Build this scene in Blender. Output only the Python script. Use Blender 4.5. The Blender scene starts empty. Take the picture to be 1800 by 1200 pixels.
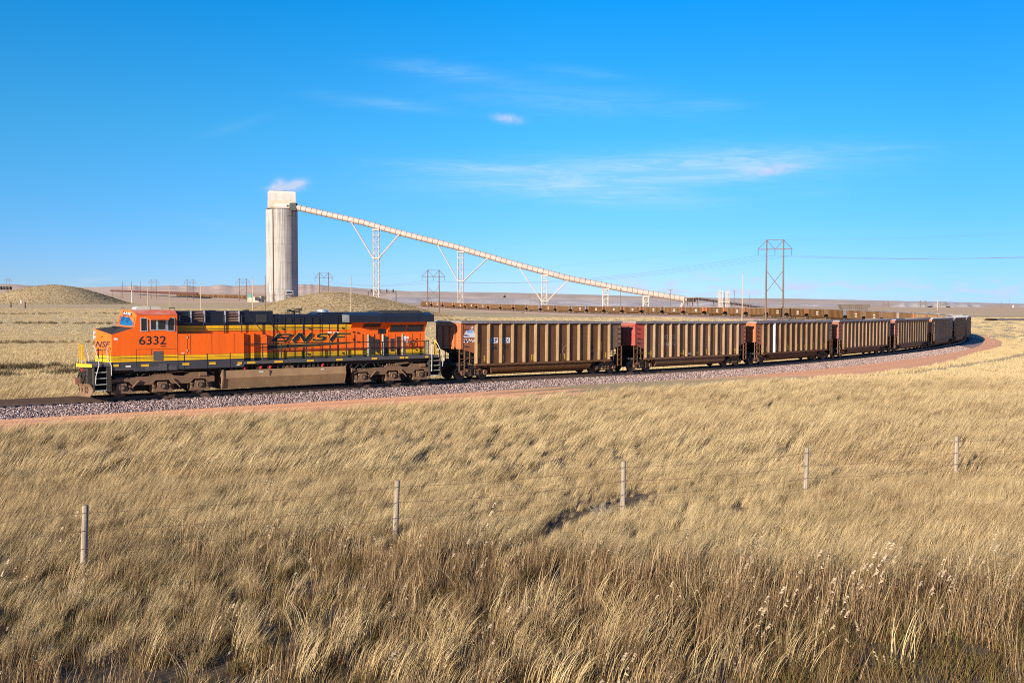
import bpy, math, random
from mathutils import Vector, Matrix
random.seed(7)
R_ = math.radians
scene = bpy.context.scene
COL = scene.collection

# ------------------------------------------------------------------ numbers of the place
F_PX, YH, CAM_Z = 1550.0, 547.0, 5.1          # photo is 1800 px wide
PITCH = math.atan((600 - YH) / F_PX)
SUN_AZ, SUN_EL = 36.5, 16.0                   # sun behind the camera, to the left
SUN_DIR = Vector((-math.sin(R_(SUN_AZ)) * math.cos(R_(SUN_EL)), -math.cos(R_(SUN_AZ)) * math.cos(R_(SUN_EL)), math.sin(R_(SUN_EL))))

def proj_px(x, d, z):
    zz = z - CAM_Z
    c, s = math.cos(PITCH), math.sin(PITCH)
    dep = d * c - zz * s
    return 900 + F_PX * x / dep, 600 - F_PX * (d * s + zz * c) / dep

def lerp_table(tab, v):
    if v <= tab[0][0]: return tab[0][1]
    for (a, b), (c, d) in zip(tab, tab[1:]):
        if v <= c:
            t = (v - a) / (c - a)
            return b + (d - b) * t
    return tab[-1][1]
def smooth(a, b, v):
    t = max(0.0, min(1.0, (v - a) / (b - a)))
    return t * t * (3 - 2 * t)

T_LEFT = [(0, 0), (60, 0), (120, .2), (200, 1.2), (300, 3.4), (360, 4.8), (480, 8.0), (620, 10.6), (750, 13.6), (1000, 18), (1450, 29), (1900, 42), (2600, 56), (4000, 70), (9000, 120)]
T_RIGHT = [(0, 0), (60, 0), (75, -.3), (160, -.3), (220, .1), (300, .8), (405, 2.0), (490, 2.9), (630, 6.0), (750, 8.5), (1000, 8.6), (1500, 11), (2000, 14), (2600, 19), (4000, 30), (9000, 50)]
def terr(x, y):
    d = math.hypot(x, y)
    if y < 1: return 0.0 if d < 60 else 0.5
    a = x / y
    w = smooth(-.32, -.02, a)
    d2 = y if y > .5 * d else .5 * d
    z = lerp_table(T_LEFT, d2) * (1 - w) + lerp_table(T_RIGHT, d2) * w
    if d > 150:
        k = smooth(150, 500, d) * (1 - smooth(-.30, -.15, a) * (1 - smooth(650, 800, d)))
        z += k * .5 * math.sin(x * .021 + 1.3) * math.sin(y * .017)
    return z

# ------------------------------------------------------------------ mesh helper
class MB:
    def __init__(s): s.v, s.f, s.m, s.p = [], [], [], []
    def add(s, vs, fs, mi=0):
        o = len(s.v); s.v += [tuple(p) for p in vs]
        s.p.append((o, len(s.v), len(s.f), len(s.f) + len(fs)))
        for f in fs: s.f.append([o + i for i in f]); s.m.append(mi)
        return s
    def box(s, x0, x1, y0, y1, z0, z1, mi=0):
        x0, x1 = min(x0, x1), max(x0, x1); y0, y1 = min(y0, y1), max(y0, y1); z0, z1 = min(z0, z1), max(z0, z1)
        return s.add([(x0,y0,z0),(x1,y0,z0),(x1,y1,z0),(x0,y1,z0),(x0,y0,z1),(x1,y0,z1),(x1,y1,z1),(x0,y1,z1)],
                     [(0,3,2,1),(4,5,6,7),(0,1,5,4),(1,2,6,5),(2,3,7,6),(3,0,4,7)], mi)
    def tube(s, a, b, r, n=6, r2=None, mi=0):
        a, b = Vector(a), Vector(b); r2 = r if r2 is None else r2
        w = (b - a)
        if w.length < 1e-6: return s
        w.normalize(); u = w.orthogonal().normalized(); v = w.cross(u)
        vs = []
        for p, q in ((a, r), (b, r2)):
            for i in range(n):
                t = 2 * math.pi * i / n
                vs.append(p + u * (q * math.cos(t)) + v * (q * math.sin(t)))
        fs = [(i, (i + 1) % n, n + (i + 1) % n, n + i) for i in range(n)]
        fs += [tuple(range(n - 1, -1, -1)), tuple(range(n, 2 * n))]
        return s.add(vs, fs, mi)
    def path(s, pts, r, n=6, mi=0):
        for a, b in zip(pts, pts[1:]): s.tube(a, b, r, n, mi=mi)
        return s
    def bar(s, a, b, w, h, mi=0):                     # rectangular bar from a to b
        a, b = Vector(a), Vector(b); d = (b - a).normalized()
        up = Vector((0, 0, 1))
        if abs(d.z) > .95: up = Vector((0, 1, 0))
        u = d.cross(up).normalized() * (w / 2); v = u.cross(d).normalized() * (h / 2)
        vs = [p + i * u + j * v for p in (a, b) for i, j in ((-1,-1),(1,-1),(1,1),(-1,1))]
        return s.add(vs, [(0,1,2,3),(7,6,5,4),(0,4,5,1),(1,5,6,2),(2,6,7,3),(3,7,4,0)], mi)
    def prism(s, prof, y0, y1, axis='y', mi=0):        # 2-D profile extruded
        n = len(prof)
        def P(a, b, c): return {'y': (a, c, b), 'x': (c, a, b), 'z': (a, b, c)}[axis]
        vs = [P(a, b, y0) for a, b in prof] + [P(a, b, y1) for a, b in prof]
        fs = [tuple(range(n)), tuple(range(2 * n - 1, n - 1, -1))]
        fs += [(i, n + i, n + (i + 1) % n, (i + 1) % n) for i in range(n)]
        return s.add(vs, fs, mi)
    def disc(s, c, axis, r, t, n=20, mi=0):
        c = Vector(c); a = Vector(axis).normalized()
        return s.tube(c - a * t / 2, c + a * t / 2, r, n, mi=mi)
    def ring(s, c, axis, r, rt, n=20, mi=0):
        c = Vector(c); a = Vector(axis).normalized(); u = a.orthogonal().normalized(); v = a.cross(u)
        pts = [c + u * r * math.cos(2*math.pi*i/n) + v * r * math.sin(2*math.pi*i/n) for i in range(n + 1)]
        return s.path(pts, rt, 5, mi)
    def pieces(s, name, mats, parent=None, key='each'):
        """one object per piece, per side or per any other key of a piece's centre"""
        groups = {}
        for i, (a, b_, c, d) in enumerate(s.p):
            q = [sum(v[k] for v in s.v[a:b_]) / (b_ - a) for k in range(3)]
            g = i if key == 'each' else (q[1] > 0 if key == 'side' else key(q))
            groups.setdefault(g, []).append((a, b_, c, d))
        out = []
        for lst in groups.values():
            n = MB()
            for a, b_, c, d in lst:
                n.add(s.v[a:b_], [[x - a for x in f] for f in s.f[c:d]])
                n.m[-(d - c):] = s.m[c:d]
            out.append(n.build(name, mats, parent))
        return out
    def build(s, name, mats, parent=None, smooth_ang=None):
        me = bpy.data.meshes.new(name); me.from_pydata(s.v, [], s.f)
        if not isinstance(mats, (list, tuple)): mats = [mats]
        for m in mats: me.materials.append(m)
        me.polygons.foreach_set('material_index', s.m)
        me.update()
        import bmesh
        bm = bmesh.new(); bm.from_mesh(me); bmesh.ops.recalc_face_normals(bm, faces=bm.faces); bm.to_mesh(me); bm.free()
        if smooth_ang:
            me.polygons.foreach_set('use_smooth', [True] * len(me.polygons))
            me.set_sharp_from_angle(angle=R_(smooth_ang))
        o = bpy.data.objects.new(name, me); COL.objects.link(o)
        if parent: o.parent = parent
        return o

def tag(o, label=None, cat=None, group=None, kind=None):
    if label: o['label'] = label
    if cat: o['category'] = cat
    if group: o['group'] = group
    if kind: o['kind'] = kind
    return o
def empty(name, loc=(0, 0, 0), rz=0.0):
    o = bpy.data.objects.new(name, None); COL.objects.link(o)
    o.location = loc; o.rotation_euler = (0, 0, rz); o.empty_display_size = .2
    return o
def copy_tree(o, parent=None):
    c = o.copy(); COL.objects.link(c)
    if parent: c.parent = parent
    for ch in list(KIDS.get(o.name, [])):
        d = copy_tree(ch, c)
    return c
KIDS = {}
def index_kids():
    KIDS.clear()
    for o in bpy.data.objects:
        if o.parent: KIDS.setdefault(o.parent.name, []).append(o)

# ------------------------------------------------------------------ materials
class NT:
    def __init__(s, tree): s.t = tree; s.n = tree.nodes; s.l = tree.links
    def node(s, typ, **kw):
        n = s.n.new(typ)
        for k, v in kw.items(): setattr(n, k, v)
        return n
    def put(s, sock, v):
        if isinstance(v, bpy.types.NodeSocket): s.l.new(v, sock)
        elif v is not None: sock.default_value = v
    def math(s, op, a, b=None, c=None, clamp=False):
        n = s.node('ShaderNodeMath', operation=op, use_clamp=clamp)
        s.put(n.inputs[0], a); s.put(n.inputs[1], b)
        if c is not None: s.put(n.inputs[2], c)
        return n.outputs[0]
    def mix(s, f, a, b, mode='MIX'):
        n = s.node('ShaderNodeMix', data_type='RGBA', blend_type=mode)
        s.put(n.inputs[0], f); s.put(n.inputs[6], a); s.put(n.inputs[7], b)
        return n.outputs[2]
    def noise(s, vec, scale, detail=3, rough=.55, dist=0):
        n = s.node('ShaderNodeTexNoise'); s.put(n.inputs['Vector'], vec)
        n.inputs['Scale'].default_value = scale; n.inputs['Detail'].default_value = detail
        n.inputs['Roughness'].default_value = rough; n.inputs['Distortion'].default_value = dist
        return n.outputs['Fac']
    def ramp(s, f, stops, interp='LINEAR'):
        n = s.node('ShaderNodeValToRGB'); cr = n.color_ramp; cr.interpolation = interp
        while len(cr.elements) > 1: cr.elements.remove(cr.elements[-1])
        for i, (p, c) in enumerate(stops):
            e = cr.elements[0] if i == 0 else cr.elements.new(p)
            e.position = p; e.color = c if len(c) == 4 else (*c, 1)
        s.put(n.inputs[0], f)
        return n.outputs[0]
    def scale_vec(s, v, sc):
        n = s.node('ShaderNodeMapping'); s.put(n.inputs[0], v); n.inputs['Scale'].default_value = sc
        return n.outputs[0]
    def coords(s, which='Object'): return s.node('ShaderNodeTexCoord').outputs[which]
    def pos(s): return s.node('ShaderNodeNewGeometry').outputs['Position']

def new_mat(name):
    m = bpy.data.materials.new(name); m.use_nodes = True
    t = NT(m.node_tree); b = t.n['Principled BSDF']
    return m, t, b
def C4(c): return (*c, 1) if len(c) == 3 else c

def mat_dirty(name, col, dirt=(.14, .10, .065), amt=.5, rough=.6, scale=1.2, metal=0.0, spec=.4, stretch=(1, 1, .35), bump=0.0, coords='Object'):
    m, t, b = new_mat(name)
    v = t.scale_vec(t.coords(coords), stretch)
    n = t.noise(v, scale, 5, .65)
    f = t.ramp(n, [(.38, (0, 0, 0)), (.72, (1, 1, 1))])
    f = t.math('MULTIPLY', f, amt)
    n2 = t.noise(t.coords(coords), scale * 9, 3)
    c = t.mix(f, C4(col), C4(dirt))
    c = t.mix(1.0, c, t.ramp(n2, [(.25, (.82,) * 3), (.75, (1.12,) * 3)]), 'MULTIPLY')
    t.put(b.inputs['Base Color'], c)
    b.inputs['Roughness'].default_value = rough; b.inputs['Metallic'].default_value = metal
    b.inputs['Specular IOR Level'].default_value = spec
    if bump:
        bn = t.node('ShaderNodeBump'); bn.inputs['Strength'].default_value = bump; bn.inputs['Distance'].default_value = .05
        t.put(bn.inputs['Height'], n2); t.put(b.inputs['Normal'], bn.outputs[0])
    return m

ORANGE, YELLOW, BLACK, GREY = (.80, .125, .006), (.80, .43, .004), (.012, .016, .027), (.05, .05, .056)
def mat_bands(name, bands, dirt_amt=.2):
    """paint scheme in horizontal bands: [(z_from, colour), ...]"""
    m, t, b = new_mat(name)
    co = t.coords('Object')
    z = t.node('ShaderNodeSeparateXYZ'); t.put(z.inputs[0], co)
    f = t.math('DIVIDE', z.outputs[2], 5.0)
    c = t.ramp(f, [(p / 5.0, k) for p, k in bands], 'CONSTANT')
    n = t.noise(t.scale_vec(co, (1, 1, .4)), 1.6, 6, .7)
    c = t.mix(t.math('MULTIPLY', t.ramp(n, [(.42, (0,0,0)), (.75, (1,1,1))]), dirt_amt), c, t.mix(.75, (.12, .08, .06, 1), c))
    drip = t.noise(t.scale_vec(co, (5, 1, .12)), 1.3, 5, .7); c = t.mix(t.math('MULTIPLY', t.ramp(drip, [(.50, (0,0,0)), (.74, (1,1,1))]), .6), c, t.mix(1.0, c, (.62, .56, .52, 1), 'MULTIPLY'))
    n2 = t.noise(co, 14, 3)
    c = t.mix(1.0, c, t.ramp(n2, [(.3, (.9,) * 3), (.7, (1.06,) * 3)]), 'MULTIPLY')
    t.put(b.inputs['Base Color'], c); b.inputs['Roughness'].default_value = .42; b.inputs['Specular IOR Level'].default_value = .35
    bn = t.node('ShaderNodeBump'); bn.inputs['Strength'].default_value = .12; bn.inputs['Distance'].default_value = .02
    t.put(bn.inputs['Height'], t.noise(co, 2.2, 2)); t.put(b.inputs['Normal'], bn.outputs[0])
    return m

def lines(z0, z1, base=YELLOW):
    h = z1 - z0
    return [(z0 - .03, BLACK), (z0, base), (z0 + h * .28, BLACK), (z0 + h * .37, base), (z0 + h * .60, BLACK), (z0 + h * .69, base), (z1, BLACK), (z1 + .035, ORANGE)]
M = {}
M['cab'] = mat_bands('cab_paint', [(0, GREY)] + lines(1.87, 2.17))
M['low'] = mat_bands('cabinet_paint', [(0, GREY)] + lines(1.86, 2.13))
M['hood'] = mat_bands('hood_paint', [(0, GREY)] + lines(1.80, 2.10) + [(3.38, BLACK)] + lines(3.41, 3.70)[1:-2] + [(3.70, BLACK)])
M['rear_hood'] = mat_bands('rear_hood_paint', [(0, GREY)] + lines(1.80, 2.10) + [(4.2, BLACK)])
M['red_orange'] = mat_dirty('shaded_cabinet_red', (.55, .07, .012), amt=.2)
M['orange'] = mat_dirty('orange_paint', ORANGE, (.35, .17, .08), .25, .45)
M['faded'] = mat_dirty('faded_roof_orange', (.62, .10, .03), (.62, .34, .26), .75, .6, 1.6, stretch=(1, 1, 1))
M['black'] = mat_dirty('hood_black', (.012, .016, .028), (.035, .035, .04), .3, .45)
M['antiglare'] = mat_dirty('anti_glare_black', (.022, .02, .02), (.06, .05, .045), .5, .85)
M['grey'] = mat_dirty('sill_grey', (.06, .062, .07), (.13, .10, .075), .5, .6)
M['under'] = mat_dirty('underframe_dark', (.022, .019, .017), (.07, .05, .035), .6, .8)
M['truck'] = mat_dirty('dusty_truck_brown', (.20, .11, .058), (.07, .048, .034), .6, .85, 3, stretch=(1, 1, 1))
M['tank'] = mat_dirty('dusty_tank_tan', (.31, .19, .09), (.17, .10, .055), .6, .75, 1.3)
M['wheel'] = mat_dirty('wheel_rust', (.10, .062, .04), (.04, .03, .025), .5, .6)
M['tread'] = mat_dirty('polished_steel', (.35, .30, .26), (.2, .14, .1), .3, .35, metal=.8)
M['yellow'] = mat_dirty('safety_yellow', (.72, .40, .01), (.3, .2, .08), .3, .5)
M['grab_white'] = mat_dirty('worn_white_rail', (.50, .47, .43), (.3, .25, .2), .5, .5)
M['white'] = mat_dirty('white_paint', (.78, .75, .72), (.4, .33, .27), .4, .5)
M['silver'] = mat_dirty('silver_frame', (.62, .62, .64), (.4, .38, .36), .3, .35, metal=.6)
M['pale'] = mat_dirty('pale_unit', (.50, .50, .40), (.3, .28, .22), .4, .6)
M['brass'] = mat_dirty('bearing_cap_rust', (.26, .12, .06), (.12, .07, .04), .5, .7)
M['red'] = mat_dirty('red_valve', (.55, .03, .025), amt=.1)
M['screen'] = mat_dirty('dark_screen', (.03, .03, .03), (.06, .05, .045), .4, .7)
M['louver'] = mat_dirty('rusty_louver', (.17, .085, .06), (.3, .2, .16), .5, .7)
M['rail_black'] = mat_dirty('handrail_black', (.018, .018, .022), (.04, .035, .03), .3, .5)
M['ink'] = mat_dirty('lettering_black', (.012, .013, .018), amt=.12, rough=.5)
M['ink_dark'] = mat_dirty('plate_black', (.01, .01, .012), amt=.1, rough=.5)
def mat_glass(name, col, rough=.05, metal=0.0):
    m, t, b = new_mat(name)
    n = t.noise(t.coords('Object'), 1.5, 2)
    t.put(b.inputs['Base Color'], t.mix(n, C4([c * .7 for c in col]), C4(col)))
    b.inputs['Roughness'].default_value = rough; b.inputs['Metallic'].default_value = metal; b.inputs['Specular IOR Level'].default_value = .7
    return m
M['glass'] = mat_glass('dark_cab_glass', (.018, .022, .026))
M['mirror_glass'] = mat_glass('reflective_windshield', (.70, .74, .80), .03, 1.0)

def mat_car(name='coal_car_brown', lo=(.108, .050, .024), hi=(.188, .093, .046), blotch=(.19, .105, .058)):
    m, t, b = new_mat(name)
    co = t.coords('Object')
    oi = t.node('ShaderNodeObjectInfo')
    v = t.node('ShaderNodeVectorMath', operation='ADD'); t.put(v.inputs[0], co)
    cx = t.node('ShaderNodeCombineXYZ'); t.put(cx.inputs[0], t.math('MULTIPLY', oi.outputs['Random'], 40.0)); t.put(v.inputs[1], cx.outputs[0])
    vv = v.outputs[0]
    streak = t.noise(t.scale_vec(vv, (3.2, 1, .22)), 1.4, 5, .7)
    blot = t.noise(vv, .7, 4, .6)
    c = t.mix(t.ramp(streak, [(.35, (0,0,0)), (.7, (1,1,1))]), C4(lo), C4(hi))
    c = t.mix(t.math('MULTIPLY', t.ramp(blot, [(.45, (0,0,0)), (.75, (1,1,1))]), .5), c, C4(blotch))
    c = t.mix(1.0, c, t.ramp(t.noise(vv, 11, 3), [(.3, (.85,)*3), (.7, (1.12,)*3)]), 'MULTIPLY')
    hue = t.node('ShaderNodeHueSaturation'); t.put(hue.inputs['Color'], c)
    t.put(hue.inputs['Value'], t.math('MULTIPLY_ADD', oi.outputs['Random'], .5, .78)); t.put(hue.inputs['Saturation'], t.math('MULTIPLY_ADD', oi.outputs['Random'], -.2, 1.2))
    t.put(b.inputs['Base Color'], hue.outputs[0]); b.inputs['Roughness'].default_value = .65; b.inputs['Specular IOR Level'].default_value = .3
    return m
M['car'] = mat_car(); M['rib'] = mat_car('coal_car_rib_tan', (.20, .125, .066), (.37, .245, .132), (.30, .21, .13))
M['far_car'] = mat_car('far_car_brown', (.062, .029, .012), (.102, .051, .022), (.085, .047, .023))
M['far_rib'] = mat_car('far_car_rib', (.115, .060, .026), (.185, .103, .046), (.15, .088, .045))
def mat_end():
    m, t, b = new_mat('coal_car_end_paint')
    oi = t.node('ShaderNodeObjectInfo'); co = t.coords('Object')
    n = t.noise(t.scale_vec(co, (1, 1, .45)), 1.3, 5, .7)
    c = t.mix(t.math('MULTIPLY', t.ramp(n, [(.4, (0,0,0)), (.7, (1,1,1))]), .85), oi.outputs['Color'], (.17, .10, .055, 1))
    c = t.mix(1.0, c, t.ramp(t.noise(co, 12, 3), [(.3, (.85,)*3), (.7, (1.1,)*3)]), 'MULTIPLY')
    t.put(b.inputs['Base Color'], c); b.inputs['Roughness'].default_value = .6
    return m
M['end'] = mat_end()
M['chord'] = mat_dirty('car_top_chord', (.24, .22, .225), (.12, .075, .045), .6, .5, 2, stretch=(1, 1, 1))
M['coal'] = mat_dirty('car_interior_black', (.02, .017, .015), amt=.3, rough=.95, bump=.6)
M['reflect'] = mat_dirty('yellow_reflector', (.60, .36, .02), amt=.3)

# ------------------------------------------------------------------ path of the railway loop
CEN, RAD = (-175.0, 290.0), 287.6
def circ(th): t = R_(th); return (CEN[0] + RAD * math.sin(t), CEN[1] - RAD * math.cos(t))
TH_M = 34.13
pts = []
th = 8.0
while th < 118.5: pts.append(circ(th)); th += .4
raw = [circ(118.5), (-44, 632), (-112, 712), (-180, 778), (-232, 870), (-272, 970), (-400, 1190), (-552, 1450)]
dir0 = (math.cos(R_(118.5)), math.sin(R_(118.5)))
ctrl = [(raw[0][0] - 60 * dir0[0], raw[0][1] - 60 * dir0[1])] + raw + [(-700, 1700)]
for i in range(1, len(ctrl) - 2):
    p0, p1, p2, p3 = [Vector(q) for q in ctrl[i - 1:i + 3]]
    n = max(8, int((p2 - p1).length / 3))
    for k in range(n):
        t = k / n
        q = .5 * ((2 * p1) + (-p0 + p2) * t + (2 * p0 - 5 * p1 + 4 * p2 - p3) * t * t + (-p0 + 3 * p1 - 3 * p2 + p3) * t ** 3)
        pts.append((q.x, q.y))
pts.append(raw[-1])
S = [0.0]
for a, b in zip(pts, pts[1:]): S.append(S[-1] + math.hypot(b[0] - a[0], b[1] - a[1]))
S_MID = RAD * R_(TH_M - 8.0)                         # arc length under the middle of the locomotive
import bisect
ZR = [terr(*p) + .6 + .55 * smooth(230, 330, p[1]) for p in pts]
for _ in range(3): ZR = [ZR[0]] + [sum(ZR[max(0, i-3):i+4]) / len(ZR[max(0, i-3):i+4]) for i in range(1, len(ZR))]
def at_s(s):
    i = min(max(bisect.bisect(S, s) - 1, 0), len(S) - 2)
    t = (s - S[i]) / (S[i + 1] - S[i])
    a, b = pts[i], pts[i + 1]
    return (a[0] + (b[0] - a[0]) * t, a[1] + (b[1] - a[1]) * t, ZR[i] + (ZR[i + 1] - ZR[i]) * t)
def frame_s(s):
    a, b = at_s(s - .5), at_s(s + .5)
    h = math.atan2(b[1] - a[1], b[0] - a[0])
    return at_s(s), h
def off(s, o, dz=0.0):                               # o > 0: inside of the loop
    p, h = frame_s(s)
    return Vector((p[0] - math.sin(h) * o, p[1] + math.cos(h) * o, p[2] + dz))
S_END = S[-1]
# distance of a ground point from the track, cheap lookup
GRID = {}
for i in range(0, int(S_END), 2):
    p = at_s(i); GRID.setdefault((int(p[0] // 12), int(p[1] // 12)), []).append((p[0], p[1], i))
def track_off(x, y):
    best = None
    gx, gy = int(x // 12), int(y // 12)
    for i in (-1, 0, 1):
        for j in (-1, 0, 1):
            for px, py, s in GRID.get((gx + i, gy + j), ()):
                q = (px - x) ** 2 + (py - y) ** 2
                if best is None or q < best[0]: best = (q, s)
    if best is None: return 99.0
    p, h = frame_s(best[1])
    return -(x - p[0]) * math.sin(h) + (y - p[1]) * math.cos(h)

# ------------------------------------------------------------------ text
def text_mesh(txt, name, mat, parent, x0, x1, z0, z1, y, shear=0.0, bold=0.0, thick=.004, flip=False, basis=None):
    """lettering fitted in a rectangle on a wall facing -y (or given basis: origin, right, up)"""
    cu = bpy.data.curves.new('t', 'FONT'); cu.body = txt; cu.shear = shear; cu.offset = bold; cu.extrude = 0.0
    o = bpy.data.objects.new('t', cu); COL.objects.link(o)
    dg = bpy.context.evaluated_depsgraph_get(); dg.update()
    me = bpy.data.meshes.new_from_object(o.evaluated_get(dg))
    bpy.data.objects.remove(o); bpy.data.curves.remove(cu)
    xs = [v.co.x for v in me.vertices]; zs = [v.co.y for v in me.vertices]
    a0, a1, b0, b1 = min(xs), max(xs), min(zs), max(zs)
    for v in me.vertices:
        u = (v.co.x - a0) / (a1 - a0); w = (v.co.y - b0) / (b1 - b0)
        if basis:
            O, U, W = basis; v.co = O + U * (x0 + (x1 - x0) * u) + W * (z0 + (z1 - z0) * w)
        else:
            if flip: u = 1 - u
            v.co = Vector((x0 + (x1 - x0) * u, y, z0 + (z1 - z0) * w))
    me.materials.clear(); me.materials.append(mat); me.name = name
    ob = bpy.data.objects.new(name, me); COL.objects.link(ob); ob.parent = parent
    return ob

# ================================================================== LOCOMOTIVE (x back from the front coupler, y < 0 the near side, z from rail top)
pm, hm = at_s(S_MID), R_(TH_M)
lx, ly = pm[0] - math.cos(hm) * 11.15, pm[1] - math.sin(hm) * 11.15
loco = empty('locomotive', (lx, ly, pm[2]), hm)
tag(loco, 'orange and black diesel locomotive numbered 6332 at the head of the coal train', 'locomotive')
L = loco
# --- underframe, deck
b = MB()
b.box(1.2, 20.6, -.55, .55, .95, 1.5); b.box(1.6, 20.3, -1.15, 1.15, 1.3, 1.52)
for k in range(26):
    x = 7.2 + k * .3
    b.box(x, x + random.uniform(.05, .2), -1.3, -1.1, 1.24, 1.5)
for k in range(16):
    x = random.choice([random.uniform(2, 7), random.uniform(15, 20)]); b.tube((x, -1.22, 1.3), (x + random.uniform(-.5, .5), -1.22, random.uniform(.9, 1.25)), .03, 5)
b.build('underframe', M['under'], L)
b = MB()
b.box(8.52, 20.30, -1.5, 1.5, 1.54, 1.72)
b.box(1.72, 8.52, -1.49, 1.49, 1.45, 1.60)
b.box(20.3, 20.95, -1.5, 1.5, 1.56, 1.72)
b.build('walkway_deck', M['grey'], L)
b = MB()                                               # yellow patches on the sill, both sides
def zsill(x): return 1.62
for x0, x1, zz in ((1.76, 2.02, 1.70), (3.1, 3.5, 1.66), (5.2, 5.55, 1.66), (6.6, 6.95, 1.66), (8.15, 8.4, 1.62)):
    for sgn in (-1, 1): b.box(x0, x1, sgn * 1.503, sgn * 1.515, zz - .06, zz + .06)
for x0, x1 in ((8.7, 9.15), (10.25, 10.75), (12.2, 12.6), (14.0, 14.4), (16.3, 16.65), (18.2, 18.5), (18.6, 18.78), (20.0, 20.2)):
    for sgn in (-1, 1): b.box(x0, x1, sgn * 1.503, sgn * 1.515, 1.57, 1.68)
b.pieces('sill_stripe', M['yellow'], L, 'each')
# --- cab
b = MB()
YS, YC = 1.5, .9
def cab_ring(X, ztop):                                  # cross-section at the rear
    return [(X, -YS, 1.37), (X, -YS, 4.31), (X, -YC, 4.57), (X, YC, 4.57), (X, YS, 4.31), (X, YS, 1.37)]
fr = [(2.79, -YS, 1.37), (2.79, -YS, 3.64), (2.93, -YS, 4.31), (2.72, -YC, 4.57), (2.45, 0, 4.60), (2.72, YC, 4.57), (2.93, YS, 4.31), (2.79, YS, 3.64), (2.79, YS, 1.37), (2.25, 0, 3.72), (2.25, 0, 1.37)]
re = cab_ring(4.97, 0)
b.add(fr + re, [(0, 11, 12, 2, 1), (2, 12, 13, 3), (3, 13, 14, 5, 4), (5, 14, 15, 6), (6, 15, 16, 8, 7), (11, 16, 15, 14, 13, 12),
                (9, 1, 2, 3, 4), (9, 4, 5, 6, 7), (0, 1, 9, 10), (10, 9, 7, 8), (0, 10, 8, 16, 11)], 0)
for f in range(len(b.f)):
    if b.f[f] in ([2, 12, 13, 3], [3, 13, 14, 5, 4], [5, 14, 15, 6]): b.m[f] = 1
# door outlines and seams on the near and far side
for sgn in (-1, 1):
    ys0, ys1 = sgn * 1.5, sgn * 1.506
    for x0, x1, z0, z1 in ((2.86, 4.96, 2.50, 2.515), (2.86, 2.875, 1.6, 2.51), (3.62, 3.633, 2.2, 2.5), (4.95, 4.97, 1.4, 4.3), (2.9, 4.95, 4.285, 4.30)):
        b.box(x0, x1, ys0, ys1, z0, z1, 2)
    b.box(4.1, 4.35, ys0, sgn * 1.509, 2.62, 2.67, 2)
cab = b.build('cab', [M['cab'], M['faded'], M['ink']], L)
# grey side frame line
b = MB(); b.box(3.72, 4.20, -1.515, -1.5, 1.90, 2.40); b.box(3.72, 4.2, 1.5, 1.515, 1.9, 2.4); b.pieces('battery_door', M['grey'], L, 'side')
b = MB(); b.box(3.3, 4.9, -1.512, -1.5, 1.37, 1.60); b.box(4.0, 4.4, -1.54, -1.512, 1.36, 1.72); b.box(3.3, 4.9, 1.5, 1.512, 1.37, 1.6); b.pieces('step_bracket', M['grey'], L, 'side')
# windows
def side_window(x0, x1, z0, z1, sgn, mid=None):
    p = MB(); p.box(x0, x1, sgn * 1.5, sgn * 1.503, z0, z1)
    w = p.build('window', M['glass'], L)
    f = MB(); t = .045
    for a in ((x0 - t, x0, z0 - t, z1 + t), (x1, x1 + t, z0 - t, z1 + t), (x0, x1, z0 - t, z0), (x0, x1, z1, z1 + t)):
        f.box(a[0], a[1], sgn * 1.5, sgn * 1.53, a[2], a[3])
    if mid: f.box(mid - .05, mid + .05, sgn * 1.503, sgn * 1.525, z0, z1)
    f.build('frame', M['silver'], w)
for sgn in (-1, 1):
    side_window(3.14, 3.42, 3.49, 4.12, sgn)
    side_window(3.62, 4.36, 3.54, 4.08, sgn, 3.93)
    side_window(4.48, 4.78, 3.49, 4.12, sgn)
    v = MB(); v.add([(3.30, sgn * 1.5, 4.20), (4.62, sgn * 1.5, 4.20), (4.45, sgn * 1.86, 4.08), (3.52, sgn * 1.86, 4.08),
                     (3.30, sgn * 1.5, 4.17), (4.62, sgn * 1.5, 4.17), (4.45, sgn * 1.86, 4.05), (3.52, sgn * 1.86, 4.05)],
                    [(0, 1, 2, 3), (7, 6, 5, 4), (0, 4, 5, 1), (1, 5, 6, 2), (2, 6, 7, 3), (3, 7, 4, 0)]); v.build('window_visor', M['orange'], L)
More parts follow.
